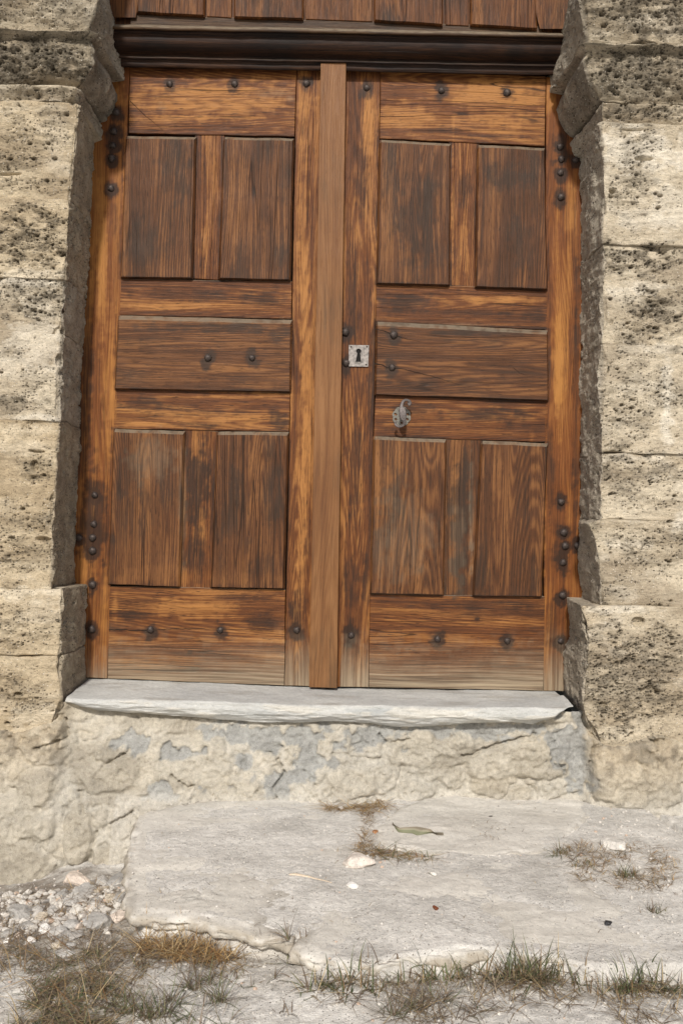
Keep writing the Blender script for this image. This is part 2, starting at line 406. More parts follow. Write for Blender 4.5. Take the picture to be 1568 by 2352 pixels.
def wood_w(x, y, z):
    u, v = UV(x, y, z)
    p = np.stack([x * 30, y * 0, z * 30], -1)
    wb = fbm(p, 5, 3) * 0.42 + fbm(p * 3.3, 9, 2) * 0.16
    st = .85 * blobs(u, v, DARK, wb)
    for q in PANELS:                                      # old grime packed along the panel edges
        st = np.maximum(st, (.45 + .5 * wb) * (1 - ss(2.0, 8, dist_poly(u, v, q + [q[0]]))))
    for (nu, nv) in NAIL_L + NAIL_R:
        d = np.sqrt(((u - nu) / 15.0) ** 2 + ((v - nv - 3) / 19.0) ** 2) + wb * 1.1
        st = np.maximum(st, 1.15 * (1 - ss(0.55, 1.55, d)))
    ho = blobs(u, v, HONEY, wb)
    yb = 1480 + (u - 784) * 0.022 + wb * 26 - 12 * np.sin(u / 90.0)
    yb = yb + np.where((u > 710) & (u < 782), 200, 0) + np.where(u < 246, 40, 0)
    gr = np.maximum(ss(-22, 78, v - yb) * (0.62 + 0.33 * ss(1520, 1580, v)), 0.42 * blobs(u, v, GREYS, wb))
    gr = np.maximum(gr, 0.28 * ss(-60, 0, v - yb) * ss(-.2, .4, wb))
    return np.stack([st * (1 - .7 * (gr > .5)), ho * (1 - gr), gr], -1)

def board(name, c, yf, thick, mat, parent, ch=(0, 0, 0, 0), drop=0.009, gap=0.0009, step=0.006, warp=1.0, wfun=wood_w):
    """c = corners TL, TR, BR, BL in design pixels on the plane y = yf; ch = chamfer widths top, right, bottom, left"""
    q = [P(a, b, yf) for a, b in c]
    TL, TR, BR, BL = q
    cen = sum(q) / 4
    q = [p + np.sign(cen - p) * np.array([gap, 0, gap]) for p in q]
    TL, TR, BR, BL = q
    w = (np.linalg.norm(TR - TL) + np.linalg.norm(BR - BL)) / 2; h = (np.linalg.norm(TL - BL) + np.linalg.norm(TR - BR)) / 2
    e = 0.0016
    def axis(L, c0, c1):
        a0, a1 = max(c0, e), max(c1, e)
        n = max(2, int((L - a0 - a1) / step))
        s = np.concatenate([[0, 0, ], np.linspace(a0 / L, 1 - a1 / L, n), [1, 1]])
        d0 = drop if c0 > 0 else e * 0.8; d1 = drop if c1 > 0 else e * 0.8
        dd = np.zeros(n + 4); dd[0] = thick; dd[1] = d0; dd[-2] = d1; dd[-1] = thick
        return s, dd
    S, ds = axis(w, ch[3], ch[1]); T, dt = axis(h, ch[0], ch[2])
    s, t = np.meshgrid(S, T, indexing='ij')
    y = np.maximum(ds[:, None], dt[None, :])
    V = (TL[None, None] * ((1 - s) * (1 - t))[..., None] + TR * (s * (1 - t))[..., None] + BR * (s * t)[..., None] + BL * ((1 - s) * t)[..., None])
    V[..., 1] = yf + y
    n, m = s.shape
    V = V.reshape(-1, 3)
    pw = np.stack([V[:, 0], V[:, 1] * 0, V[:, 2]], -1)
    V[:, 0] += warp * 0.0011 * fbm(pw * 14, 31, 3)
    V[:, 2] += warp * 0.0011 * fbm(pw * 14 + 40, 32, 3)
    V[:, 1] += warp * 0.0012 * fbm(pw * np.array([10, 1, 10]), 33, 2)
    W = wfun(V[:, 0], V[:, 1], V[:, 2])
    if drop > 0 and (ch[1] or ch[3]):                       # worn arrises
        em = ((y > 0) & (y < thick)).reshape(-1) & (np.tile((dt == 0)[None, :], (n, 1)).reshape(-1))
        W[em, 1] = np.maximum(W[em, 1], 0.45); W[em, 0] *= 0.6
    # order T downwards: flip so that normals look to -y
    return solid(name, V, grid_faces(n, m, flip=True), mat, parent, {'w': W}, smooth=False)

nail_meshes = []
def nail_mesh(k):
    r = 0.0136 * (1 + 0.07 * (k - 1)); nlat, nlon = 7, 18
    V = []
    for i in range(nlat + 1):
        a = i / nlat * math.pi / 2
        rr = r * math.sin(a) * (1.0 if i < nlat else 1.0); dep = r * 0.80 * math.cos(a)
        for j in range(nlon):
            t = j / nlon * 2 * math.pi
            wv = 1 + 0.05 * math.sin(3 * t + k) * math.sin(a) + 0.03 * math.sin(5 * t + 2 * k)
            V.append((rr * wv * math.cos(t), -dep, rr * wv * math.sin(t)))
    for j in range(nlon):
        t = j / nlon * 2 * math.pi
        V.append((r * math.cos(t), 0.004, r * math.sin(t)))
    me = mesh_np('nail', V, grid_faces(nlat + 2, nlon, wrap=True, flip=True), smooth=True)
    me.materials.append(M_IRON)
    return me
for k in range(4): nail_meshes.append(nail_mesh(k))
def nail(u, v, y, parent, sc=1.0):
    p = P(u, v, y) - wloc(parent)
    o = bpy.data.objects.new('nail', nail_meshes[random.randrange(4)])
    COL.objects.link(o); o.parent = parent; o.location = tuple(p)
    o.rotation_euler = (random.uniform(-.12, .12), random.uniform(0, 6.28), random.uniform(-.12, .12)); o.scale = (sc, sc, sc)
    return o

def ribbon(bm, pts, w0, y, mi):
    """thin crack following pts (design pixels) on plane y"""
    prev = None; L = []
    for i in range(len(pts) - 1):
        (a, b), (c, d) = pts[i], pts[i + 1]
        n = max(2, int(math.hypot(c - a, d - b) / 6))
        for k in range(n): L.append((a + (c - a) * k / n, b + (d - b) * k / n + random.uniform(-.8, .8)))
    L.append(pts[-1])
    for i, (a, b) in enumerate(L):
        f = i / (len(L) - 1); w = w0 * (1 - f) * random.uniform(.5, 1.2) + 0.15
        t = bm.verts.new(P(a, b - w, y)); q = bm.verts.new(P(a, b + w, y))
        if prev: bm.faces.new((prev[0], prev[1], q, t))
        prev = (t, q)
def crack(pts, w0, y, parent):
    bm = bmesh.new(); ribbon(bm, pts, w0, y, 0)
    return bm_obj('crack', bm, M_CRACK, parent)

YP = -0.017      # face of the raised panels
# ------------------------------------------------------------------ left leaf
LL = empty('door_leaf', tuple(P(175, 1560, 0.02)))
tag(LL, 'left brown wooden door leaf, plain reddish cover strip down its closing edge', 'door leaf', 'leaves of the double door')
board('stile', [(170,146),(299,154),(247,1559),(120,1554)], 0, 0.045, W_VO, LL)
board('stile', [(681,160),(762,162),(742,1577),(653,1575)], 0, 0.045, W_VR, LL)
board('top_rail', [(299,154),(681,160),(677,314),(295,306)], 0, 0.045, W_HR, LL)
board('rail', [(277,640),(671,646),(669,733),(273,724)], 0, 0.045, W_HR, LL)
board('rail', [(264,893),(667,902),(664,992),(260,985)], 0, 0.045, W_HR, LL)
board('bottom_rail', [(252,1345),(656,1353),(653,1575),(247,1559)], 0, 0.045, W_HR, LL)
board('mullion', [(447,308),(516,310),(502,643),(438,640)], 0.004, 0.03, W_VR, LL)
board('mullion', [(420,985),(502,990),(486,1352),(410,1350)], 0.004, 0.03, W_VR, LL)
cw = (0.014, 0.007, 0.003, 0.007)
board('panel', [(287,309),(451,311),(443,640),(275,637)], YP, 0.025, W_VP, LL, cw, 0.012)
board('panel', [(512,311),(676,315),(668,644),(501,640)], YP, 0.025, W_VP, LL, cw, 0.012)
board('panel', [(270,722),(671,733),(669,901),(261,894)], YP, 0.025, W_HP, LL, (0.018, 0.007, 0.003, 0.007), 0.012)
board('panel', [(259,984),(425,989),(414,1349),(246,1343)], YP, 0.025, W_VP, LL, cw, 0.012)
board('panel', [(497,990),(664,991),(654,1353),(482,1350)], YP, 0.025, W_VP, LL, cw, 0.012)
crack([(250,1447),(290,1446),(300,1449),(340,1447),(420,1444),(560,1446),(640,1452)], 0.9, -0.0012, LL)
crack([(299,232),(330,262),(376,300)], 0.7, -0.0012, LL)
# cover strip: a plain new board standing proud
YS = -0.040
board('cover_strip', [(736,144),(795,143),(774,1581),(709,1579)], YS, 0.041, W_ST, LL, warp=0.5,
      wfun=lambda x, y, z: np.stack([(0.12 + 0.35 * fbm(np.stack([x * 14, y * 0, z * 5], -1), 13, 3) + .25 * ss(.25, .02, z)).clip(0, 1), 0.35 + 0.3 * fbm(np.stack([x * 3, y * 0, z * 3], -1), 3, 2), 0 * x], -1))
for (u, v) in NAIL_L:
    onp = (u, v) in ((478, 822), (579, 822))
    nail(u, v, YP if onp else 0.0, LL)
# ------------------------------------------------------------------ right leaf
RL = empty('door_leaf', tuple(P(1335, 1588, 0.02)))
tag(RL, 'right brown wooden door leaf with steel keyhole plate and curled iron handle', 'door leaf', 'leaves of the double door')
board('stile', [(766,160),(874,163),(846,1579),(745,1577)], 0.001, 0.045, W_VR, RL)
board('stile', [(1253,176),(1345,178),(1385,1592),(1247,1587)], 0.001, 0.045, W_VO, RL)
board('top_rail', [(874,160),(1253,175),(1250,336),(871,318)], 0.001, 0.045, W_HR, RL)
board('rail', [(863,650),(1258,663),(1258,758),(862,739)], 0.001, 0.045, W_HR, RL)
board('rail', [(861,905),(1259,918),(1257,1016),(858,1003)], 0.001, 0.045, W_HR, RL)
board('bottom_rail', [(849,1363),(1252,1370),(1247,1587),(846,1579)], 0.001, 0.045, W_HR, RL)
board('mullion', [(1030,324),(1100,328),(1094,660),(1031,656)], 0.005, 0.03, W_VR, RL)
board('mullion', [(1020,1008),(1106,1010),(1090,1370),(1014,1366)], 0.005, 0.03, W_VP, RL)
board('panel', [(871,317),(1036,327),(1034,656),(863,651)], YP, 0.025, W_VP, RL, cw, 0.012)
board('panel', [(1095,329),(1252,337),(1259,665),(1090,659)], YP, 0.025, W_VP, RL, cw, 0.012)
board('panel', [(863,736),(1259,757),(1261,921),(859,907)], YP, 0.025, W_HP, RL, (0.018, 0.007, 0.003, 0.007), 0.012)
board('panel', [(857,1001),(1026,1008),(1020,1368),(849,1364)], YP, 0.025, W_VP, RL, cw, 0.012)
board('panel', [(1104,1011),(1259,1017),(1245,1372),(1085,1370)], YP, 0.025, W_VP, RL, cw, 0.012)
crack([(860,756),(878,759),(904,769),(930,777),(962,784)], 1.0, YP - 0.0012, RL)
crack([(860,835),(880,838),(888,844),(930,848),(985,862),(1060,885)], 1.0, YP - 0.0012, RL)
crack([(1178,845),(1192,856),(1210,862)], 0.5, YP - 0.0012, RL)
for (u, v) in NAIL_R:
    onp = (u, v) in ((904, 769), (900, 844))
    nail(u, v, YP if onp else 0.001, RL)

# keyhole plate: real hole in a thin steel sheet
def poly_plate(bm, outer, inner, yf, th):
    allf = []
    vo = [bm.verts.new(P(a, b, yf)) for a, b in outer]; vi = [bm.verts.new(P(a, b, yf)) for a, b in inner]
    ed = []
    for L in (vo, vi):
        for i in range(len(L)): ed.append(bm.edges.new((L[i], L[(i + 1) % len(L)])))
    r = bmesh.ops.triangle_fill(bm, edges=ed, use_beauty=True, use_dissolve=False)
    faces = [g for g in r['geom'] if isinstance(g, bmesh.types.BMFace)]
    ex = bmesh.ops.extrude_face_region(bm, geom=faces)
    vs = [g for g in ex['geom'] if isinstance(g, bmesh.types.BMVert)]
    bmesh.ops.translate(bm, vec=(0, th, 0), verts=vs)
def circ(cx, cy, rx, ry, a0, a1, n):
    return [(cx + rx * math.cos(math.radians(a0 + (a1 - a0) * i / n)), cy + ry * math.sin(math.radians(a0 + (a1 - a0) * i / n))) for i in range(n + 1)]
sp_dummy = 0
kx, ky = 823.6, 807.5
hole = circ(kx, ky - 1, 5.8, 5.8, 125, 415, 14) + [(829.0, 831.5), (816.4, 831.2)]
bm = bmesh.new()
poly_plate(bm, [(800.6,792.2),(847,792.9),(845.3,842.2),(801,841.4)], hole, -0.0045, 0.0035)
lp = bm_obj('keyhole_plate', bm, M_STEEL, RL)
base_o = np.array(wloc(lp))
bm = bmesh.new()
vs = [bm.verts.new(P(a, b, -0.0014)) for a, b in [(815,800),(833,800),(833,833),(814,833)]]; bm.faces.new(vs)
bm_obj('keyhole', bm, M_BLACK, lp)
bm = bmesh.new()                                       # raised rim round the keyhole
rim_o = circ(kx, ky - 1, 7.2, 7.2, 125, 415, 14) + [(830.6, 833.0), (814.9, 832.7)]
poly_plate(bm, rim_o, hole, -0.0062, 0.002)
bm_obj('keyhole_rim', bm, M_STEEL, lp)
for (u, v) in [(806.2,796.4),(842.5,796.4),(840.8,837.6)]:
    o = nail(u, v, -0.0045, lp, 0.23); o.name = 'rivet'

# curled handle on its scalloped rosette
hx, hy = 921.7, 956.3
ros = []
for i in range(96):
    a = i / 96 * 2 * math.pi
    r = 20.2 + 2.0 * abs(math.sin(a * 4.0 + 0.4)) - 0.6
    ros.append((hx + r * math.cos(a), hy + r * math.sin(a) * 1.06))
handle = empty('pull_handle', tuple(P(hx, hy, 0.0) - wloc(RL))); handle.parent = RL
bm = bmesh.new()
vo = [bm.verts.new(P(a, b, -0.0035)) for a, b in ros]; eds = [bm.edges.new((vo[i], vo[(i + 1) % 96])) for i in range(96)]
for (qx, qy, s_) in [(-13.5, -5, 3.6), (-13, 6.5, 3.4), (14, -5, 3.6), (13.5, 6.5, 3.4), (0, -14.5, 3.2), (0.5, 15, 3.0)]:
    L = [bm.verts.new(P(hx + qx + a * s_, hy + qy + b * s_, -0.0035)) for a, b in ((-1.3, -.2), (-.2, -1), (1.2, 0), (.1, 1))]
    eds += [bm.edges.new((L[i], L[(i + 1) % 4])) for i in range(4)]
r = bmesh.ops.triangle_fill(bm, edges=eds, use_beauty=True)
fs = [g for g in r['geom'] if isinstance(g, bmesh.types.BMFace)]
ex = bmesh.ops.extrude_face_region(bm, geom=fs)
bmesh.ops.translate(bm, vec=(0, 0.003, 0), verts=[g for g in ex['geom'] if isinstance(g, bmesh.types.BMVert)])
bm_obj('rosette', bm, M_ROSE, handle)
def hz(x, y): return (769.4 + x / 7.187, 734.9 + y / 7.187)
spine = [(1206,1396,62),(1232,1374,52),(1226,1342,40),(1190,1322,32),(1150,1326,36),(1117,1352,36),(1098,1395,40),(1090,1440,52),(1098,1480,98),
         (1112,1525,128),(1112,1580,134),(1118,1625,112),(1134,1665,72),(1138,1705,60),(1118,1738,56),(1080,1756,54),(1038,1755,50),(1004,1735,46),(990,1706,42),(1000,1684,38),(1022,1688,40)]
def catmull(pts, n):
    out = []
    for i in range(len(pts) - 1):
        p0, p1, p2, p3 = [np.array(pts[min(max(k, 0), len(pts) - 1)], float) for k in (i - 1, i, i + 1, i + 2)]
        for k in range(n):
            t = k / n
            out.append(0.5 * ((2 * p1) + (-p0 + p2) * t + (2 * p0 - 5 * p1 + 4 * p2 - p3) * t * t + (-p0 + 3 * p1 - 3 * p2 + p3) * t ** 3))
    out.append(np.array(pts[-1], float))
    return out
sp_ = catmull(spine, 5)
V = []
for i, q in enumerate(sp_):
    a = sp_[max(i - 1, 0)]; b = sp_[min(i + 1, len(sp_) - 1)]
    tx, ty = b[0] - a[0], b[1] - a[1]; L = math.hypot(tx, ty) or 1
    nx, ny = -ty / L, tx / L; w = (q[2] + (14 if i < 44 else -6)) / 2
    f = i / (len(sp_) - 1)
    yy = -0.052 + 0.010 * math.cos(f * math.pi * 2)        # curls lean back a little
    th = 0.0065
    ring = [(-1, 0), (-.75, -1), (.75, -1), (1, 0), (.75, 1), (-.75, 1)]
    for (rx, ry) in ring:
        u, v = hz(q[0] + nx * w * rx, q[1] + ny * w * rx)
        V.append(P(u, v, -0.05) + np.array([0, yy + 0.05 + th * ry * .7, 0]))
nv = len(sp_)
Fq = [tuple(x) for x in grid_faces(nv, 6, wrap=True)]
bm = bmesh.new(); bv = [bm.verts.new(x) for x in V]
for f in Fq: bm.faces.new([bv[i] for i in f])
bm.faces.new(bv[:6]); bm.faces.new(bv[-6:])
bmesh.ops.bevel(bm, geom=list(bm.edges), offset=0.0007, segments=1, affect='EDGES')
bm_obj('curled_grip', bm, M_HANDLE, handle, smooth=False)
bm = bmesh.new()
p0 = P(*hz(1105, 1590), 0.0); 
bmesh.ops.create_cone(bm, cap_ends=True, segments=16, radius1=0.009, radius2=0.007, depth=0.05)
bmesh.ops.rotate(bm, verts=bm.verts, matrix=__import__('mathutils').Matrix.Rotation(math.radians(90), 3, 'X'))
bmesh.ops.translate(bm, vec=(p0[0], -0.026, p0[2]), verts=bm.verts)
bm_obj('spindle', bm, M_HANDLE, handle, smooth=True)
# dark back boards of each leaf (seen only in the joints)
for nm, c, par in (('back_board', [(160,146),(760,150),(742,1576),(120,1556)], LL), ('back_board', [(766,155),(1345,180),(1385,1590),(746,1577)], RL)):
    board(nm, c, 0.030, 0.02, M_SLIT, par, step=0.2)

# ------------------------------------------------------------------ transom above the door
TR = empty('transom', tuple(P(784, 150, 0.0)))
tag(TR, 'dark wooden transom above the door, raised panels over a heavy moulding', 'transom')
def zer(x, y, z):
    u, v = UV(x, y, z)
    p = np.stack([x * 8, y * 0, z * 8], -1)
    return np.stack([0.25 + 0.5 * fbm(p, 77, 3), 0.1 + 0 * x, 0 * x], -1).clip(0, 1)
def extr(name, prof, ul, ur, vsl, mat, parent, wfun=zer):
    """profile [(y, dv)] in depth and design pixels below the lip line; swept from u=ul to u=ur along the slope vsl"""
    nx = 160
    V = []
    for i in range(nx + 1):
        f = i / nx; u = ul + (ur - ul) * f
        for (y, dv) in prof:
            v = vsl[0] + (vsl[1] - vsl[0]) * (u - 272) / 1012.0
            q = P(784 + (u - 784), v, 0.0)
            dz = -dv / 600.0
            V.append((q[0], y, q[2] + dz))
    V = np.array(V); m = len(prof)
    V[:, 2] += 0.0016 * fbm(V * np.array([9, 3, 9]), 4, 3); V[:, 1] += 0.0015 * fbm(V * 9 + 7, 8, 3)
    Fq = grid_faces(nx + 1, m, flip=True)
    return solid(name, V, Fq, mat, parent, {'w': wfun(V[:, 0], V[:, 1], V[:, 2])}, smooth=True)
# heights above are traced on the plane of each edge, so convert: a point at depth y shows dv bigger by perspective
def at_y(y, v):         # v seen at depth y -> pixel row on the plane y=0 with the same height
    return 1176 + (v - 1176) * (y - CY) / (-CY)
vl, vr = 62.0, 82.0
def pr(lst): return [(y, at_y(y, v) - at_y(0, 62)) for (y, v) in lst]
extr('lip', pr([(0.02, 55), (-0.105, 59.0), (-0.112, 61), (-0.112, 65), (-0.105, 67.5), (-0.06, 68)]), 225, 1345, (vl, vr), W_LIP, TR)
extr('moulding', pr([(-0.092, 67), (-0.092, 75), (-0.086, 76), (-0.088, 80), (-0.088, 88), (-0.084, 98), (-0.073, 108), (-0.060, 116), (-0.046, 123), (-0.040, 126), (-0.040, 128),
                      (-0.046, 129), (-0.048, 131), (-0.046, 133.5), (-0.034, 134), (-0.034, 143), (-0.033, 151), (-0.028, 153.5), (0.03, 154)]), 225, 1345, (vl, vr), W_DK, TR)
TW = dict(wfun=zer)
board('back_board', [(150,40),(1420,40),(1420,230),(150,230)], 0.062, 0.02, M_SLIT, TR, step=0.2)
Yt = -0.012
board('field_board', [(150,-620),(1420,-620),(1420,92),(150,68)], Yt + 0.012, 0.03, W_TR, TR, step=0.012, **TW)
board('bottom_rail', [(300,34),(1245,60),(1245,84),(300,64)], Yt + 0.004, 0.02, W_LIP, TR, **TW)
for c in ([(330,-300),(474,-300),(470,36),(314,28)], [(536,-500),(700,-500),(697,43),(537,40)], [(858,-500),(1018,-500),(1017,57),(858,47)], [(1080,-300),(1210,-300),(1235,66),(1079,57)]):
    board('panel', c, Yt - 0.013, 0.025, W_TR, TR, (0.008, 0.006, 0.003, 0.006), 0.008, **TW)
board('mullion', [(475,-400),(532,-400),(532,42),(475,38)], Yt, 0.02, W_TR, TR, **TW)
board('mullion', [(702,-500),(855,-500),(855,50),(702,44)], Yt, 0.02, W_TR, TR, **TW)
board('mullion', [(1022,-400),(1076,-400),(1076,60),(1022,57)], Yt, 0.02, W_TR, TR, **TW)
# arched frame of the transom, left and right
for side, pts in ((-1, [(312,40),(318,0),(334,-80),(362,-180),(405,-290)]), (1, [(1239,66),(1222,0),(1196,-80),(1160,-180),(1110,-290)])):
    V = []; Ou = 150 if side < 0 else 1420
    for (u, v) in pts:
        for (yy, uu) in ((Yt - 0.008 + 0.02, u), (Yt - 0.008, u), (Yt - 0.008, Ou), (Yt + 0.02, Ou)):
            V.append(P(uu, v, yy))
    V = np.array(V)
    solid('arched_frame', V, grid_faces(len(pts), 4), W_TR, TR, {'w': zer(V[:, 0], V[:, 1], V[:, 2])}, smooth=False)

# ------------------------------------------------------------------ stone piers
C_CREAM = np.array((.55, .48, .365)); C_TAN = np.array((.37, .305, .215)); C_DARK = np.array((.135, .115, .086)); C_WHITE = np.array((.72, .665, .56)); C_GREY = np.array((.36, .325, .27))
C_MORT = np.array((.325, .33, .32))
PIT = [(60,140,180,60,.95),(60,30,150,40,.45),(80,215,120,14,.5),(90,300,110,60,.45),(60,430,100,20,.5),(80,545,110,62,.95),(70,690,100,36,.9),(90,880,60,40,.3),(90,1065,40,34,.55),(40,1180,60,40,.3),(60,1270,80,40,.4),
       (100,1450,80,36,.35),(60,1600,70,36,.45),(150,30,60,20,.3),
       (1480,30,170,70,.8),(1480,170,170,62,.9),(1500,262,120,18,.85),(1450,430,60,60,.5),(1420,370,40,16,.3),(1470,600,120,34,.85),(1505,720,80,50,.9),(1440,700,30,20,.5),(1450,880,80,80,.35),
       (1480,1080,110,46,.55),(1480,1150,100,26,.3),(1480,1260,90,56,.5),(1440,1560,140,130,.8)]
BIG = [(1392,853,7,8,1.0),(1407,1039,26,3,1.0),(1465,1430,16,14,1.0),(1490,1590,24,18,.9),(1480,366,26,7,.7),(80,1069,10,14,.9),(88,1038,30,4,.6),(95,1238,22,8,.6),(43,1590,9,5,1.0),(1405,440,8,6,.9),(60,1507,45,3,.8),
       (1450,300,40,3,.5),(18,402,50,3,.6)]
WHITE = [(70,640,90,22,.9),(110,760,90,18,.6),(100,800,70,60,.5),(1470,350,100,55,.9),(1530,470,50,60,.6),(1480,500,60,30,.5),(1470,660,80,14,.6),(1530,920,14,130,.9),(1530,800,60,14,.6),(1460,1050,120,10,.5),(1440,1250,60,12,.5),
         (60,1360,140,14,.8),(100,1400,60,40,.5),(90,1650,60,40,.6),(130,320,40,60,.4),(1430,1400,90,10,.7),(60,250,110,12,.4),(60,990,80,14,.3),(100,960,60,8,.7),(1560,1200,30,30,.6)]
def fd_(f): return .4 + .6 * f
def stone_surface(Pn, face_dir_front, blk, tone):
    """returns displacement (m, inward positive) and albedo for world points Pn; front = 1 on the front face"""
    x, y, z = Pn[:, 0], Pn[:, 1], Pn[:, 2]
    u, v = UV(x, y, z)
    q = Pn.copy(); q[:, 2] *= 1.7
    lo = fbm(Pn * 9 + blk * 3.1, 100 + blk, 3)
    wob = fbm(q * 26, 140, 3) * 0.55
    pm = blobs(u, v, PIT, wob * 1.3)
    pm = np.maximum(pm, 0.55 * ss(0.12, 0.7, fbm(q * 7 + blk, 160, 3)))
    pm = np.where(face_dir_front > .5, pm, np.maximum(pm * .4, 0.22 + 0.3 * fbm(q * 6, 170, 3)))
    pm = np.clip(pm, 0, 1)
    rg = 1 - np.abs(fbm(q * 62, 200, 3)) * 2.2
    mid = fbm(q * 32, 210, 4)
    led = 1 - np.abs(fbm(Pn * np.array([11, 11, 27]) + blk, 205, 4)) * 2.4
    disp = 0.0085 * lo + mid * (0.0018 + 0.0062 * pm) - 0.0034 * rg * pm + 0.003 * pm - (.0012 + .0060 * pm) * led
    f1, f2, idn = worley(q * 68, 220)                         # pores, ~1 cm
    thr = 1 - (0.10 + 0.62 * pm)
    r = 0.22 + 0.30 * np.clip((idn - thr) / 0.5, 0, 1)
    pore = np.where(idn > thr, 1 - ss(r * 0.45, r, f1), 0)
    f1b, _, idb = worley(q * 27 + 5, 230)                     # a few bigger hollows
    pb = np.where(idb > 1 - (0.05 + 0.24 * pm), 1 - ss(0.12, 0.30, f1b + .1 * mid), 0)
    bg = blobs(u, v, BIG, wob * .5) * (face_dir_front)
    disp = disp + 0.017 * pore + 0.018 * pb + 0.022 * ss(.2, .7, bg)
    t = np.clip(0.55 + 0.75 * fbm(q * np.array([5, 5, 11]), 240 + blk, 4) + tone, 0, 1)
    c = C_TAN[None] + (C_CREAM - C_TAN)[None] * t[:, None]
    c = lerp(c, np.array((.25, .20, .14))[None], (.55 * ss(.05, .7, fbm(q * np.array([3.2, 3.2, 5]) + 3 * blk, 245, 4)) * fd_(face_dir_front))[:, None])
    wh = np.clip(blobs(u, v, WHITE, wob * 1.2) + 0.35 * ss(.25, .8, fbm(q * 9, 250, 3)), 0, 1) * face_dir_front
    c = lerp(c, C_WHITE[None], (0.75 * wh)[:, None])
    dk = np.clip(pm * (0.66 + 0.7 * fbm(q * 30, 260, 3)) + 0.3 * pm * ss(-.1, .4, mid), 0, .95)
    c = lerp(c, C_DARK[None], (dk * .85)[:, None])
    c = lerp(c, (C_DARK * .42)[None], (np.clip(pore + pb * .8, 0, 1) * 0.72)[:, None])     # shade inside pores and hollows painted into the colour
    return disp, c, pm

def table(pts, yfun):
    Z, X, Y = [], [], []
    for (v, u) in pts:
        y = yfun(v); p = P(u, v, y); Z.append(p[2]); X.append(p[0]); Y.append(y)
    o = np.argsort(Z)
    return np.array(Z)[o], np.array(X)[o], np.array(Y)[o]
def block(name, parent, side, A, B, z0, z1, blk, tone, grey=0.0, joint=0.006, zpad=0.0, z_step=0.0032, corner=0.006):
    nz = max(6, int((z1 - z0) / z_step))
    zz = np.linspace(z0, z1, nz)
    zr = np.concatenate([[z0, z0, z0], zz, [z1, z1, z1]])
    fold = np.concatenate([[0.08, 0.04, 0.012], np.zeros(nz), [0.012, 0.04, 0.08]])
    xa = np.interp(zr, A[0], A[1]); yf = np.interp(zr, A[0], A[2]); xb = np.interp(zr, B[0], B[1])
    # s axis: coarse outwards, fine near the opening
    far = np.array([3.0, 2.2, 1.6, 1.2, 0.9, 0.7, 0.55, 0.48, 0.43])
    fine = np.arange(0.40, 0, -0.0034)
    sf = np.concatenate([far, fine])                    # distance from arris along the front
    nr = 88; sr = np.linspace(0, 1, nr)
    n1 = len(sf)
    M = n1 + nr
    X = np.zeros((len(zr), M)); Y = X.copy(); FD = X.copy(); CD = np.full_like(X, 1.0)
    X[:, :n1] = xa[:, None] + side * sf[None]; Y[:, :n1] = yf[:, None]; FD[:, :n1] = 1; CD[:, :n1] = sf[None]
    yb = 0.035
    X[:, n1:] = xa[:, None] + (xb - xa)[:, None] * np.clip(sr[None] * (yb - yf[:, None]) / (0 - yf[:, None]), 0, 1.2)
    Y[:, n1:] = yf[:, None] + (yb - yf)[:, None] * sr[None]
    CD[:, n1:] = (yb - yf)[:, None] * sr[None]
    Z = np.repeat(zr[:, None], M, 1)
    V = np.stack([X, Y, Z], -1).reshape(-1, 3); fd = FD.reshape(-1); cd = CD.reshape(-1)
    d, c, pmv = stone_surface(V, fd, blk, tone)
    d = d + .004 * math.sin(blk * 2.7) * fd
    jd = np.minimum(V[:, 2] - z0, z1 - V[:, 2])
    jw = 0.0055 * (1 + 0.9 * fbm(V * 14 + 3 * blk, 300 + blk, 3))
    jj = (1 - ss(0, 1, jd / np.maximum(jw, .002)))
    if joint < .008: jj = jj * ss(-.35, .35, fbm(np.stack([V[:, 0] * 7, V[:, 1] * 7, V[:, 2] * 0 + blk], -1), 305, 3))
    d = d + joint * jj
    chip = np.clip(1 + 1.6 * fbm(V * 11, 310, 3), 0.2, 3)
    chip = chip * (1 + 1.3 * ss(.25, .8, fbm(V * 19 + 4, 311, 3)))
    er = corner * chip * (1 - ss(0, 1, cd / (0.010 * chip)))
    yo = np.where(fd > .5, d + er * .7, er * .8)
    xo = np.where(fd > .5, er * .8, d + er * .7)
    last = np.zeros_like(X); last[:, n1 + nr - 4:] = 1
    V[:, 2] += .0075 * fbm(np.stack([V[:, 0] * 6, V[:, 1] * 6, V[:, 2] * .9], -1), 330, 3)
    V[:, 1] += yo + np.repeat(fold[:, None], M, 1).reshape(-1)
    V[:, 0] += side * (xo + np.repeat(fold[:, None], M, 1).reshape(-1) * (fd < .5))
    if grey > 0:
        rv = (1 - fd) * grey  # jamb faces: greyer stone with a little of their shade painted in
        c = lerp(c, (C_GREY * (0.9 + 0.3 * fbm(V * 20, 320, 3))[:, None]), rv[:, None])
    if blk in (1, 21): c = lerp(c, c * .62, np.clip(.75 + .8 * fbm(V * 16, 340, 3), 0, 1)[:, None])     # imposts darkened unevenly
    if blk in (0, 20): c = lerp(c, c * .72, np.clip(.45 + .9 * fbm(V * 11, 341, 3), 0, 1)[:, None])
    if blk in (3, 4, 7, 10, 11): c = c * np.array((1.0, .965, .90))
    c = lerp(c, c * .8, (jj * .8)[:, None])
    return solid(name, V, grid_faces(len(zr), M, flip=(side > 0)), S_TUF, parent, {'c': c, 'm': np.repeat(pmv[:, None], 3, 1)}, smooth=True)

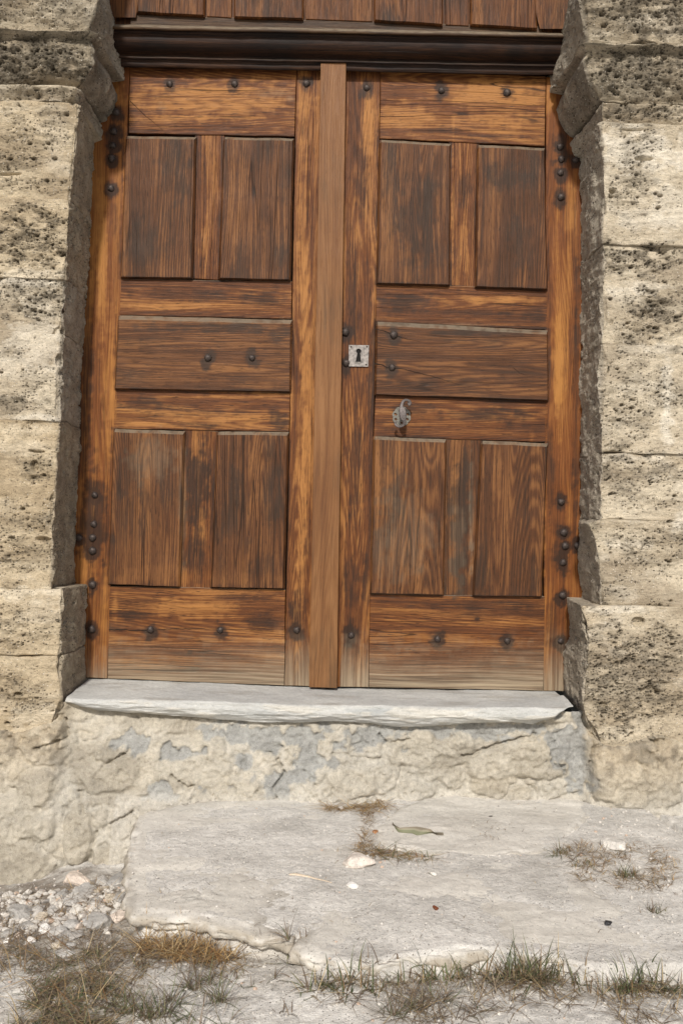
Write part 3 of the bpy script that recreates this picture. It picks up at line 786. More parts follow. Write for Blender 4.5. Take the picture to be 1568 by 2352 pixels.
# traced arrises: (row, column); front arris on the front face, back edge on the door plane
def yl(v): return float(np.interp(v, [-200, 76, 79, 110, 140, 165, 185, 200, 203, 237, 241, 2000], [-.356, -.356, -.305, -.327, -.324, -.311, -.293, -.272, -.304, -.304, -.268, -.268]))
LA = table([(-200,226),(0,227),(74,225),(79,201),(92,207),(112,214),(140,213),(165,206),(185,196),(200,183),(203,183),(237,183),(241,170),(460,162),(588,154),(738,145),(968,135),(1176,125),(1352,118)], yl)
LB = table([(-200,200),(-60,236),(0,250),(60,262),(120,273),(180,283),(189,283),(192,250),(204,260),(222,270),(242,268),(258,259),(275,247),(290,231),(298,218),(300,234),(321,230),(325,215),(460,213),(588,205),(828,190),(1176,177),(1400,168)], lambda v: 0.0)
LPA = table([(1354,143),(1366,145),(1496,140),(1626,140),(1670,118),(1720,84)], lambda v: -.285)
LPB = table([(1330,200),(1366,200),(1556,197),(1600,192),(1700,188)], lambda v: 0.0)
def yr(v): return float(np.interp(v, [-200, 105, 109, 140, 175, 200, 220, 235, 238, 284, 288, 2000], [-.356, -.356, -.305, -.327, -.322, -.309, -.291, -.274, -.304, -.298, -.268, -.268]))
RA = table([(-200,1338),(0,1332),(103,1330),(110,1353),(122,1347),(144,1340),(170,1347),(200,1358),(220,1367),(235,1377),(238,1379),(284,1380),(288,1380),(588,1384),(788,1381),(1038,1379),(1190,1376),(1200,1348),(1226,1361),(1270,1370),(1341,1379),(1391,1379)], yr)
RB = table([(-200,1360),(-60,1325),(0,1309),(90,1284),(178,1262),(214,1260),(219,1293),(232,1284),(252,1276),(275,1283),(295,1293),(312,1307),(325,1325),(328,1311),(348,1317),(370,1330),(588,1332),(1000,1332),(1420,1329)], lambda v: 0.0)
RPA = table([(1388,1331),(1416,1335),(1476,1349),(1550,1342),(1611,1337),(1651,1344),(1706,1374),(1740,1380)], lambda v: -.285)
RPB = table([(1360,1299),(1383,1299),(1451,1309),(1496,1295),(1586,1296),(1640,1312),(1740,1320)], lambda v: 0.0)
def zfront(Tab_pts_u, v, yfun): return P(Tab_pts_u, v, yfun(v))[2]

LPr = empty('stone_pier', (-1.2, -.1, -.15))
tag(LPr, 'pitted cream stone pier on the left of the door, its jamb face in shade', 'stone pier', 'stone piers of the doorway')
RPr = empty('stone_pier', (1.2, -.1, -.15))
tag(RPr, 'pitted cream stone pier on the right of the door, its base block broken and rough', 'stone pier', 'stone piers of the doorway')
Lb = [('springer_block', -160, 76.5, 227, .15, .014), ('impost_block', 79, 201, 200, -.15, .016), ('thin_course', 202, 239, 180, .1, .004), ('stone_block', 240, 461, 168, .05, .006), ('stone_block', 461, 642, 158, -.05, .004),
      ('stone_block', 642, 765, 147, .0, .003), ('stone_block', 765, 968, 140, .2, .005), ('stone_block', 968, 1353, 130, -.15, .004)]
for i, (nm, v0, v1, uu, tone, jn) in enumerate(Lb):
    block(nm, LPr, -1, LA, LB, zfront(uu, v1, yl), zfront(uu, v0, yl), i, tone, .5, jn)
for i, (v0, v1, tone) in enumerate([(1354, 1507, .1), (1508, 1715, -.05)]):
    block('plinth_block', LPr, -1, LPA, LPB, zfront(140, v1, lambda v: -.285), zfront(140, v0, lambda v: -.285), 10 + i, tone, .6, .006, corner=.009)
Rb = [('springer_block', -160, 105, 1331, -.1, .014), ('impost_block', 110, 236, 1350, -.2, .016), ('thin_course', 238, 286, 1380, .0, .005), ('stone_block', 286, 562, 1382, .3, .004), ('stone_block', 562, 790, 1383, .15, .003),
      ('stone_block', 790, 1038, 1380, .2, .005), ('stone_block', 1038, 1191, 1378, .1, .004), ('stone_block', 1191, 1389, 1376, .1, .004)]
for i, (nm, v0, v1, uu, tone, jn) in enumerate(Rb):
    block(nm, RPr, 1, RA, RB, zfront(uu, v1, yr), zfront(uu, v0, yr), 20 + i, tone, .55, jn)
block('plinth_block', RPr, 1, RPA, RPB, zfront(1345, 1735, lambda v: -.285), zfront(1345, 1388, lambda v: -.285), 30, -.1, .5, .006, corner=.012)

# arch and wall above the picture, so that light falls as under a real doorway
bm = bmesh.new()
zt = zfront(227, -160, yl) + .001
N_ = 24; R_ = .90; top = zt + 1.6
for yy0, yy1 in ((-.33, .45),):
    cols = []
    for i in range(N_ + 1):
        a = math.pi - math.pi * i / N_
        xi, zi = R_ * math.cos(a), zt + R_ * math.sin(a)
        cols.append([bm.verts.new((xi, yy0, zi)), bm.verts.new((xi, yy0, top)), bm.verts.new((xi, yy1, top)), bm.verts.new((xi, yy1, zi))])
    for i in range(N_):
        A_, B_ = cols[i], cols[i + 1]
        for k in range(4): bm.faces.new((A_[k], A_[(k + 1) % 4], B_[(k + 1) % 4], B_[k]))
    for sx in (-1, 1):
        g = [bm.verts.new((sx * x_, y_, z_)) for x_ in (R_, 4.2) for y_ in (yy0, yy1) for z_ in (zt, top)]
        for f in ((0, 1, 3, 2), (4, 6, 7, 5), (0, 4, 5, 1), (2, 3, 7, 6), (1, 5, 7, 3), (0, 2, 6, 4)): bm.faces.new([g[k] for k in f])
M_ARCH = simple_mat('arch_stone', (.36, .31, .235), .95, 0, 8, .35, .01, spec=.15)
tag(bm_obj('stone_arch', bm, M_ARCH, None, loc=(0, 0, zt)), 'stone arch and wall above the two piers', 'arch')

# ------------------------------------------------------------------ foundation masonry
def axis_nonuni(lo, hi, step, far):
    return np.concatenate([-np.array(far[::-1]) + 0, np.arange(lo, hi, step), np.array(far)]) if False else np.concatenate([lo - np.array(far[::-1]), np.arange(lo, hi, step), hi + np.array(far)])
xs = axis_nonuni(-1.30, 1.30, 0.0048, [.03, .1, .25, .5, .9, 1.5, 2.8])
zs = np.arange(-.74, -.035, 0.0048)
X, Z = np.meshgrid(xs, zs, indexing='ij'); X = X.ravel(); Z = Z.ravel()
def base_y(X, Z):
    u, v = UV(X, -.27, Z)
    cen = ss(138, 170, u) * (1 - ss(1335, 1362, u))
    bc = np.interp(X, [-.7, .1, .4], [-.34, -.32, -.255])
    yc = -.235 + (bc + .235) * np.clip((-Z - .07) / .28, 0, 1.6)
    fl = np.clip((-Z - .15) / .37, 0, 1.4)
    yside = np.where(X < 0, -.30 - .12 * fl, -.295 - .05 * fl)
    yside = np.where(Z > -.125 - .02 * np.sin(X * 21), -.255, yside)
    return lerp(yside, yc, cen), u, v
by, u, v = base_y(X, Z)
V = np.stack([X, by, Z], -1)
wob = fbm(V * 22, 400, 4)
wob2 = fbm(V * 60, 401, 3)
f1, f2, idn = worley(V * np.array([6.5, 3, 9.0]) + .4 * fbm(V * 9, 402, 2)[:, None], 403)
edge = f2 - f1
stone = ss(.03, .20, edge + .05 * wob)
h = 0.006 * stone + .006 * idn * stone + .013 * fbm(V * 6, 404, 4)
c = np.array((.53, .49, .41))[None] + (np.array((.39, .345, .27)) - np.array((.53, .49, .41)))[None] * (np.clip(.45 + .5 * fbm(V * 7, 405, 4) + .35 * (idn - .5), 0, 1) * (.4 + .6 * stone) * .8)[:, None]
c = lerp(c, np.array((.50, .47, .41))[None], ((1 - stone) * .5)[:, None])
c = lerp(c, np.array((.47, .45, .40))[None], (.55 * ss(-.2, .5, fbm(V * 3.5, 420, 3)))[:, None])
ST = [(1230,1748,86,44,.034,.55),(250,1758,78,50,.016,.5),(445,1742,100,56,.014,.15),(990,1720,110,46,.012,.2),(805,1790,70,34,.010,.15),(540,1805,70,30,.012,.2),
      (104,1792,46,40,.030,.6),(60,1850,60,50,.016,.3),(203,1888,34,70,.030,.5),(118,1872,40,26,.026,.3),(60,1950,86,62,.018,.65),(270,1965,46,50,.004,.7),(1450,1780,108,74,.026,.55),
      (1500,1870,70,30,.012,.2),(120,1700,60,44,.010,.2),(690,1690,80,30,.006,.1),(1130,1760,60,34,.008,.1)]
for (a, b, ru, rv, hh, tn) in ST:
    d = np.sqrt(np.abs((u - a) / ru) ** 2.6 + np.abs((v - b) / rv) ** 2.6) ** (2 / 2.6) + .16 * wob
    m = 1 - ss(.80, 1.0, d); ring = (1 - ss(0, .12, np.abs(d - 1.04)))
    h = lerp(h, 0.010 + .62 * hh * (1 - .45 * np.clip(d, 0, 1) ** 2) + .004 * wob, m * .9) - .003 * ring * (1 - m)
    cc = lerp(np.array((.475, .44, .37)), np.array((.345, .305, .235)), tn)
    c = lerp(c, cc[None] * (1 + .16 * wob)[:, None], m[:, None] * .75)
MO = [(322,1702,44,22,.9),(425,1725,62,16,.9),(388,1803,46,26,.95),(610,1692,230,24,.75),(560,1750,34,40,.5),(1300,1700,56,44,.9),(1332,1780,24,64,.9),(1110,1682,180,16,.7),(702,1745,52,56,.7),
      (862,1690,60,30,.6),(640,1800,30,30,.5),(1000,1675,140,12,.7),(1180,1700,60,14,.7),(1340,1650,30,30,.7),(90,1730,30,20,.3)]
mo = blobs(u, v, MO, wob * 1.1)
mm = ss(.22, .5, mo)
h = lerp(h, h * .35 + .002, mm); c = lerp(c, C_MORT[None] * (1 + .18 * wob)[:, None], (mm * .85)[:, None])
CR = [[(1062,1737),(1090,1740),(1110,1728),(1150,1712),(1232,1692)],[(178,2000),(196,1984),(214,1978),(244,1964)],[(244,1884),(238,1920),(236,1952),(192,1952)],[(272,1866),(292,1860),(316,1848),(318,1842)],
      [(196,1802),(205,1830),(212,1846)],[(245,1752),(275,1735),(300,1720)],[(400,1770),(440,1800),(455,1790)],[(870,1690),(890,1710),(940,1700)],[(1340,1640),(1360,1700),(1345,1800),(1360,1835)],[(150,1650),(160,1690),(90,1712)],
      [(640,1740),(655,1770),(630,1800),(640,1830)],[(1500,1868),(1530,1862),(1545,1872)],[(1470,1688),(1500,1700)]]
for q in CR:
    d = dist_poly(u, v, q) + 2.0 * wob2
    h -= .020 * (1 - ss(1.2, 4.2, d))
CR2 = []                                                 # fine plaster cracks
for k in range(46):
    a, b = random.uniform(150, 1380), random.uniform(1660, 1830)
    pl = [(a, b)]
    for _ in range(random.randint(3, 6)): a += random.uniform(-34, 34); b += random.uniform(-4, 22); pl.append((a, b))
    d = dist_poly(u, v, pl) + 1.4 * wob2
    sd_ = ss(0, 6, dist_poly(u + 6, v + 3, pl)) - ss(0, 6, dist_poly(u - 6, v - 3, pl))
    h += .003 * sd_ - .006 * (1 - ss(.8, 2.6, d))
sd2 = (1 - ss(138, 170, u) * (1 - ss(1335, 1362, u))) * ss(-.36, -.16, Z + .05 * wob)
c = lerp(c, lerp(C_TAN, C_CREAM, np.clip(.4 + wob, 0, 1)[:, None]), (sd2 * .85)[:, None])
c = lerp(c, C_DARK[None], (sd2 * .55 * ss(.0, .5, fbm(V * 34, 422, 3)))[:, None])
c = lerp(c, np.array((.28, .25, .20))[None], (.5 * ss(.15, .6, fbm(V * np.array([5, 5, 9]), 423, 4)) * (1 - mm))[:, None])
h -= .010 * sd2 * ss(.25, .5, fbm(V * 30, 424, 3))
h += .0060 * wob + .0032 * wob2 + .004 * (1 - np.abs(fbm(V * 34, 421, 3)) * 2) + .006 * ss(.0, .05, fbm(V * 12, 410, 3)) * (1 - mm) * .6
f1, _, idp = worley(V * 45, 411)
h -= np.where(idp > .86, .010 * (1 - ss(.1, .3, f1)), 0)
V[:, 1] -= h
dust = np.clip(ss(.02, .0, 0 * X) * 0 + (1 - ss(0, .05, Z + .36)) * (X > -.75) * .8, 0, 1)
c = lerp(c, np.array((.58, .55, .49))[None], (dust * .7)[:, None])
tag(solid('foundation_wall', V, grid_faces(len(xs), len(zs), flip=False), S_FND, None, {'c': c}, loc=(0, -.3, -.5)),
    'rough plastered rubble masonry below the sill and the piers', 'foundation wall')

# ------------------------------------------------------------------ sill
xl, xr = P(148, 1606, -.29)[0], P(1321, 1625, -.29)[0]
nx = 360
fx = np.linspace(0, 1, nx)
sx = xl + (xr - xl) * fx
uu = 784 + (sx) * F / 3.04
ztop = np.array([P(a, np.interp(a, [150, 300, 500, 784, 1034, 1304], [1604, 1606, 1611, 1620, 1623, 1627]), -.285)[2] for a in uu])
zlow = np.array([P(a, np.interp(a, [150, 165, 240, 350, 460, 600, 700, 784, 860, 924, 994, 1094, 1184, 1234, 1284, 1304, 1320], [1617, 1618, 1631, 1638, 1648, 1658, 1658, 1656, 1662, 1671, 1668, 1659, 1658, 1663, 1648, 1632, 1622]), -.285)[2] for a in uu])
zback = np.array([P(a, np.interp(a, [197, 500, 784, 1295], [1560, 1571, 1583, 1589]), 0.0)[2] for a in uu])
yfr = -.295 + .03 * ss(.0, .04, .04 - fx) + .035 * ss(.97, 1, fx) + .004 * np.sin(sx * 9)
rows = []
for k, t in enumerate(np.linspace(0, 1, 62)):               # top, back to front
    y = .05 + (yfr + .008 - .05) * t
    zt_ = zback + (ztop - zback) * ss(0, 1, np.clip((y - 0) / (yfr), 0, 1)) if False else zback + (ztop - zback) * np.clip(y / yfr, 0, 1)
    rows.append(np.stack([sx, y, zt_], -1))
for t in np.linspace(0.05, 1, 26):                          # rough front face
    bulge = .010 * math.sin(t * math.pi) - .016 * t ** 3
    rows.append(np.stack([sx, yfr - bulge + .002, ztop + (zlow - ztop) * t - .003], -1))
for t in np.linspace(.1, 1, 12):
    rows.append(np.stack([sx, yfr + .016 + .12 * t, zlow - .003 + .006 * t], -1))
V = np.stack(rows, 0); nr_ = V.shape[0]
V = V.reshape(-1, 3)
tt = np.repeat(np.arange(nr_), nx)
lay = fbm(V * np.array([9, 9, 60]), 500, 4); lf = fbm(V * np.array([26, 26, 120]), 505, 3)
front = ((tt >= 62) & (tt < 88)).astype(float)
V[:, 1] -= front * (.0075 * lay + .003 * lf) + .002 * fbm(V * 6, 501, 2)
V[:, 2] += (1 - front) * (.0022 * fbm(V * 12, 502, 3) + .0006 * fbm(V * 60, 503, 2)) + front * .002 * lf
tone = np.clip(.5 + .5 * fbm(V * np.array([4, 8, 14]), 504, 4), 0, 1)
c = lerp(np.array((.42, .425, .415)), np.array((.55, .55, .52)), tone[:, None])
u_, v_ = UV(V[:, 0], V[:, 1], V[:, 2])
bl = blobs(u_, v_, [(880,1634,60,12,.9),(560,1640,80,10,.5),(1210,1645,60,10,.5),(820,1636,26,10,.7)], .4 * fbm(V * 30, 506, 3))
c = lerp(c, np.array((.34, .32, .285))[None], (.55 * ss(.15, .7, fbm(V * np.array([5, 14, 5]), 510, 4)) * (1 - front))[:, None])
c = lerp(c, np.array((.32, .34, .34))[None], (.6 * bl * front)[:, None])
c = lerp(c, np.array((.60, .57, .50))[None], (front * .55 * ss(.1, .5, lay))[:, None])
tag(solid('door_sill', V, grid_faces(nr_, nx, flip=True), S_SILL, None, {'c': c}, loc=(0, -.15, -.07)), 'long pale grey stone sill slab with a rough split front edge', 'door sill')

# ------------------------------------------------------------------ slabs of the step
def outline(pts, H=1.0, step=.008, jit=.004, seed=1):
    W = [G(a, b, H) for a, b in pts]; out = []
    n = len(W)
    for i in range(n):
        p, q = W[i], W[(i + 1) % n]; L = np.linalg.norm(q - p); k = max(1, int(L / step))
        for j in range(k): out.append(p + (q - p) * j / k)
    O = np.array(out)
    for _ in range(3): O = (np.roll(O, 1, 0) + O * 2 + np.roll(O, -1, 0)) / 4
    O[:, 0] += jit * fbm(O * 22, 600 + seed, 3) * 1.5; O[:, 1] += jit * fbm(O * 22 + 9, 620 + seed, 3) * 2.0
    return O
SA = [(330,1862),(450,1840),(600,1826),(700,1826),(745,1850),(790,1868),(836,1888),(820,1925),(800,1958),(752,2010),(720,2060),(690,2120),(664,2164),(645,2150),(590,2146),(560,2134),(500,2126),(440,2112),(380,2108),(300,2100),(286,2082),(290,2000),(300,1920),(308,1885)]
SB = [(667,2172),(695,2192),(770,2206),(860,2212),(930,2198),(1000,2194),(1080,2180),(1150,2182),(1220,2196),(1280,2200),(1340,2218),(1400,2208),(1500,2214),(1600,2206),(1640,2210),(1560,2185),(1510,2140),(1440,2090),(1390,2060),(1330,2028),(1262,1990),(1180,1978),(1050,1984),(950,1996),(850,2016),(770,2052),(715,2110)]
SCc = [(862,1905),(890,1868),(960,1838),(1060,1812),(1160,1800),(1300,1806),(1345,1840),(1362,1868),(1330,1900),(1290,1930),(1240,1958),(1100,1966),(960,1960),(880,1945),(862,1925)]
slab_polys = []
def slab(pts, label, ztop, seed, dark_b, tilt=(0, 0), edge_h=.07):
    O = outline(pts, 0.65 - ztop, seed=seed); n = len(O)
    cen = O.mean(0)
    tr = np.concatenate([np.linspace(0.02, .93, 62), [.955, .972, .984, .993, .998, 1.0, .999, .990, .965, .93, .88, .82]])
    dz = np.concatenate([np.zeros(62), [0, -.0008, -.002, -.0045, -.008, -.013, -.021, -.028, -.034, -.040, -.046, -.050]]) * edge_h / .07
    V = (cen[None, None] + (O - cen)[None] * tr[:, None, None])
    V[..., 2] = ztop + dz[:, None]
    V = V.reshape(-1, 3)
    k = np.repeat(np.arange(len(tr)), n)
    top = k < 66
    V[:, 2] += tilt[0] * (V[:, 0] - cen[0]) + tilt[1] * (V[:, 1] - cen[1])
    n0 = fbm(V * np.array([4, 6, 1]), 700 + seed, 4); n1 = fbm(V * np.array([16, 26, 5]), 710 + seed, 4)
    V[:, 2] += np.where(k < 70, .008 * n0 + .0013 * n1, .003 * n1)
    side = (k >= 67)
    nn = (V - cen) / np.linalg.norm((V - cen)[:, :2], axis=1)[:, None]
    br = fbm(V * np.array([24, 24, 70]), 720 + seed, 4) * 1.5
    V[:, 0] += side * nn[:, 0] * .010 * br; V[:, 1] += side * nn[:, 1] * .014 * br; V[:, 2] -= (k > 60) * .006 * np.abs(fbm(V * np.array([30, 30, 9]), 760 + seed, 3))
    t = np.clip(.5 + .6 * fbm(V * np.array([6, 12, 4]), 730 + seed, 4), 0, 1)
    c = lerp(np.array((.535, .51, .46)), np.array((.675, .64, .575)), t[:, None])
    d2 = np.clip(.5 + .9 * fbm(V * np.array([3, 5, 1]), 740 + seed, 3), 0, 1)
    c = lerp(c, np.array((.60, .575, .53))[None], (.5 * d2)[:, None])
    ckn = np.abs(fbm(V * np.array([3.2, 5, 1]), 770 + seed, 4)); ckm = (1 - ss(.004, .018, ckn)) * ss(.0, .3, fbm(V * 5, 771 + seed, 2)) * (k < 66)
    V[:, 2] -= .004 * ckm; c = lerp(c, c * .6, (ckm * .8)[:, None])
    u_, v_ = UV(V[:, 0], V[:, 1], V[:, 2])
    bb = blobs(u_, v_, dark_b, .5 * fbm(V * 18, 750, 3))
    c = lerp(c, np.array((.285, .255, .215))[None], bb[:, None])
    c = lerp(c, np.array((.34, .295, .23))[None], (np.clip((k - 61) / 5.0, 0, 1) * .8 * ss(-.5, .4, br))[:, None])  # rim and sides tinted darker to hold back their sunlit brightness
    slab_polys.append((O, cen, V[:n * 66], ztop, tilt, seed))
    return tag(solid('stone_slab', V, grid_faces(len(tr), n, wrap=True), S_SLAB, None, {'c': c}, loc=tuple(cen + np.array([0, 0, -.07]))), label, 'stone slab', 'worn slabs of the step')
slab(SA, 'big flat worn slab at the left of the step, its front edge overhanging dry straw', -.350, 1, [(680,2080,80,60,.55),(640,2130,70,30,.5),(300,2050,14,60,.3),(600,2000,60,30,.2)])
slab(SB, 'long worn slab at the front right of the step, grass growing along its front edge', -.352, 2, [(820,2060,90,20,.25),(1130,2120,90,40,.25),(700,2140,26,40,.5)], (0, .012))
slab(SCc, 'smaller dusty slab right under the wall on which the dry leaf lies', -.346, 3, [(1060,1890,80,20,.2),(1240,1880,60,20,.2)])
bpy.context.view_layer.update()

# ------------------------------------------------------------------ ground
HULL = [(330,1850),(700,1815),(1000,1790),(1340,1790),(1500,1850),(1640,1950),(1700,2230),(1500,2238),(1340,2244),(1280,2220),(1150,2200),(1080,2196),(930,2216),(860,2230),(770,2226),(690,2200),(650,2160),(560,2140),(380,2112),(300,2100),(290,2000),(300,1900)]
HW = np.array([G(a, b, 1.0)[:2] for a, b in HULL])
def in_poly(x, y, W):
    ins = np.zeros(x.shape, bool); n = len(W)
    for i in range(n):
        (x1, y1), (x2, y2) = W[i], W[(i + 1) % n]
        cnd = ((y1 > y) != (y2 > y))
        ins ^= cnd & (x < (x2 - x1) * (y - y1) / ((y2 - y1) if y2 != y1 else 1e-9) + x1)
    return ins
CT = np.array([(-1.3,-.45,-.64),(-1.12,-.42,-.60),(-.75,-.42,-.535),(-1.0,-.9,-.50),(-.8,-1.25,-.445),(-1.2,-1.4,-.46),(-.5,-1.35,-.415),(0,-1.45,-.398),(.5,-1.5,-.390),(.9,-1.45,-.390),(.95,-.33,-.385),(1.15,-.7,-.375),(1.3,-1.1,-.375),
               (-.4,-.9,-.44),(0,-2.2,-.43),(-1.5,-2.2,-.48),(1.5,-2.2,-.41),(3,-1,-.4),(-3,-1,-.52),(0,-8,-.5)])
def gz0(x, y):
    w = 1 / (((x[:, None] - CT[None, :, 0]) ** 2 + (y[:, None] - CT[None, :, 1]) ** 2) ** 1.5 + 1e-3)
    return (w * CT[None, :, 2]).sum(1) / w.sum(1)
def gz(x, y, detail=True):
    b = gz0(x, y)
    d = dist_poly(x, y, [tuple(q) for q in HW] + [tuple(HW[0])])
    ins = in_poly(x, y, HW)
    left = (x < -.55) | (y < -1.1)
    k = np.where(ins, ss(0.02, 0.05, d), 0)
    kr = np.where(~ins & (x > .55) & (y > -1.15), 1 - ss(0.0, .35, d), 0)
    z = lerp(b, -.3500 + .007 * fbm(np.stack([x * 4, y * 6, x * 0], -1), 822, 3), k); z = lerp(z, np.maximum(b, -.362), kr * .8)
    if detail:
        p = np.stack([x, y, y * 0], -1)
        z = z + .010 * fbm(p * 5, 800, 3) * (1 - .75 * k) + .0035 * fbm(p * 24, 801, 3) * (1 - .8 * k) + .0022 * fbm(p * 80, 802, 2) * (1 - .6 * k)
    return z
gx = axis_nonuni(-1.35, 1.35, .0065, [.03, .1, .25, .6, 1.3, 3, 7, 16, 40, 110, 300, 700])
gy = np.concatenate([[-900, -300, -100, -40, -16, -7, -4.0, -3.0, -2.5, -2.2, -2.0], np.arange(-1.85, -.22, .0065), [-.2, 0, .3, 1]])
X, Y = np.meshgrid(gx, gy, indexing='ij'); X = X.ravel(); Y = Y.ravel()
Z = np.concatenate([gz(X[i:i + 40000], Y[i:i + 40000]) for i in range(0, len(X), 40000)])
V = np.stack([X, Y, Z], -1)
u_, v_ = UV(X, np.maximum(Y, -2.4), Z)
t = np.clip(.62 + .5 * fbm(V * 7, 810, 4), 0, 1)
c = lerp(np.array((.45, .43, .395)), np.array((.69, .665, .62)), t[:, None])
br = blobs(u_, v_, [(150,2120,220,90,.8),(430,2170,140,40,.9),(200,2260,150,80,.8),(160,2340,180,40,.8),(850,1900,20,60,.5),(830,1960,120,14,.5),(1400,2000,120,60,.4),(1000,2262,300,24,.45),(1450,2270,160,26,.5),(640,2230,90,60,.45),(900,2320,90,30,.3)], .6 * fbm(V * 18, 811, 3))
c = lerp(c, np.array((.33, .285, .225))[None], (br * .6)[:, None])
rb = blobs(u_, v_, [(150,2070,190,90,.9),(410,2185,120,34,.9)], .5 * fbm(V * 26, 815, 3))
c = lerp(c, np.array((.17, .135, .10))[None], (rb * .8)[:, None])  # dirt between the rubble, with shade under the slab edge painted in
wt = blobs(u_, v_, [(1500,2060,120,90,.7),(60,2290,80,40,.8),(480,2240,80,30,.4)], .5 * fbm(V * 12, 812, 3))
c = lerp(c, np.array((.66, .64, .60))[None], (wt * .7)[:, None])
tag(solid('ground', V, grid_faces(len(gx), len(gy)), S_GRD, None, {'c': c}, loc=(0, 0, 0)), None, None, None, 'structure')

def inside_slab(x, y):
    r = np.full(x.shape, -9.0)
    for O, cen, Vt, zt_, tilt, seed in slab_polys:
        i = in_poly(x, y, O[:, :2])
        r = np.where(i, np.maximum(r, zt_ + tilt[0] * (x - cen[0]) + tilt[1] * (y - cen[1]) + .006), r)
    return r
def surf_z(x, y):
    x = np.atleast_1d(np.asarray(x, float)); y = np.atleast_1d(np.asarray(y, float))
    return np.maximum(gz(x, y), inside_slab(x, y) - .004)
def on_ground(u, v):
    """world point where the ray of a traced pixel meets the ground or slab"""
    H = 1.03
    for _ in range(6):
        p = G(u, v, H); H = 0.65 - float(surf_z(p[0], p[1])[0])
    return G(u, v, H)

# ------------------------------------------------------------------ loose stones
def rock_mesh(name, rx, ry, rz, mat, seed, col, facets=11, rough=.05, sub=3):
    r = np.random.default_rng(seed)
    bm = bmesh.new(); bmesh.ops.create_icosphere(bm, subdivisions=sub, radius=1.0)
    D = np.array([v.co[:] for v in bm.verts]); Fq = np.array([[v.index for v in f.verts] for f in bm.faces]); bm.free()
    n = r.normal(size=(facets, 3)); n /= np.linalg.norm(n, axis=1)[:, None]
    n = np.vstack([n, [[0, 0, 1.0], [0, .25, -1]]]); n /= np.linalg.norm(n, axis=1)[:, None]
    dd = np.concatenate([r.uniform(.62, .95, facets), [.75, .7]])
    dot = D @ n.T
    rad = np.where(dot > 1e-3, dd[None] / np.maximum(dot, 1e-3), 9).min(1)
    rad = np.minimum(rad, 1.25)
    V = D * rad[:, None]
    V *= (1 + rough * fbm(V * 3 + seed, 900, 3) + rough * .5 * fbm(V * 9 + seed, 901, 2))[:, None]
    V = V * np.array([rx, ry, rz])
    t = fbm(V * 30 + seed, 902, 3)
    c = np.array(col)[None] * (1 + .16 * t)[:, None]
    return mesh_np(name, V, Fq, {'c': c}, smooth=False), None
GR_, PK_, LT_, WH_, TN_, DG_ = (.40, .385, .36), (.58, .50, .43), (.58, .55, .50), (.72, .70, .66), (.54, .48, .39), (.30, .29, .275)
S_ROCK = stone_mat('broken_mortar_stone', 0.8, 0.4, 0.004)
def zp(x, y): return (x / 3.9015, 1894.7 + y / 3.9015)
RK = [(670,490,236,120,PK_,'flat pinkish beige stone against the wall, rearmost of the rubble heap'),(735,620,190,200,GR_,'largest grey mortar lump in the middle of the rubble heap'),
 (1040,500,150,180,DG_,'dark grey crumbly lump by the slab corner'),(920,500,90,90,GR_,'small grey lump between the dark lump and the pinkish flat stone'),(910,585,100,105,TN_,'beige lump just in front of the small grey lump'),
 (560,625,110,110,GR_,'grey lump left of the largest mortar lump'),(870,690,110,120,GR_,'grey lump right of the straw tuft near the slab'),(1085,650,120,140,GR_,'grey lump pressed against the slab side'),
 (980,665,90,80,TN_,'small beige lump near the slab side'),(650,690,110,90,GR_,'grey lump in front of the largest mortar lump'),(680,768,86,76,LT_,'pale diamond shaped stone in the rubble heap'),
 (732,825,52,52,LT_,'little pale stone touching the grey triangular block'),(865,885,212,190,GR_,'grey triangular block, frontmost big piece of the rubble'),(200,780,180,150,GR_,'broad grey lump at the left of the rubble'),
 (335,755,100,100,GR_,'grey lump beside the broad left lump'),(455,770,80,120,GR_,'upright grey lump with dry grass on both sides'),(380,825,80,90,TN_,'beige lump behind the white stone'),(800,752,60,66,PK_,'little pink stone behind the triangular block'),
 (650,890,130,80,GR_,'flat grey lump left of the triangular block'),(715,912,50,56,PK_,'little pinkish stone left of the triangular block'),(235,925,170,110,GR_,'grey flat lump left of the white stone'),(266,962,70,60,LT_,'small pale stone in front of the grey flat lump'),
 (405,940,130,104,WH_,'white irregular stone, brightest of the rubble'),(510,960,140,84,GR_,'smooth grey slab piece right of the white stone'),(600,985,110,80,GR_,'grey lump at the front edge of the rubble'),(695,985,110,110,GR_,'jagged grey lump below the triangular block'),
 (275,1040,90,70,WH_,'whitish stone at the front left of the rubble'),(90,965,100,80,GR_,'grey lump near the left picture edge'),(22,905,60,70,LT_,'pale lump cut by the left picture edge'),(158,1003,70,56,PK_,'small pinkish lump at the left front'),
 (1060,835,150,100,PK_,'pinkish beige stone stuck under the slab corner'),(960,962,70,48,LT_,'small pale stone right of the triangular block'),(560,1160,200,80,GR_,'long flat grey piece half buried in dry grass'),(520,1085,130,50,TN_,'flat tan chip in front of the rubble'),
 (640,1095,70,40,GR_,'flat grey chip in front of the rubble'),(790,1095,60,44,LT_,'pale chip amid the dry stalks'),(60,1060,70,50,WH_,'white chip at the lower left of the rubble'),(430,690,60,60,DG_,'dark little lump among straw behind the upright lump')]
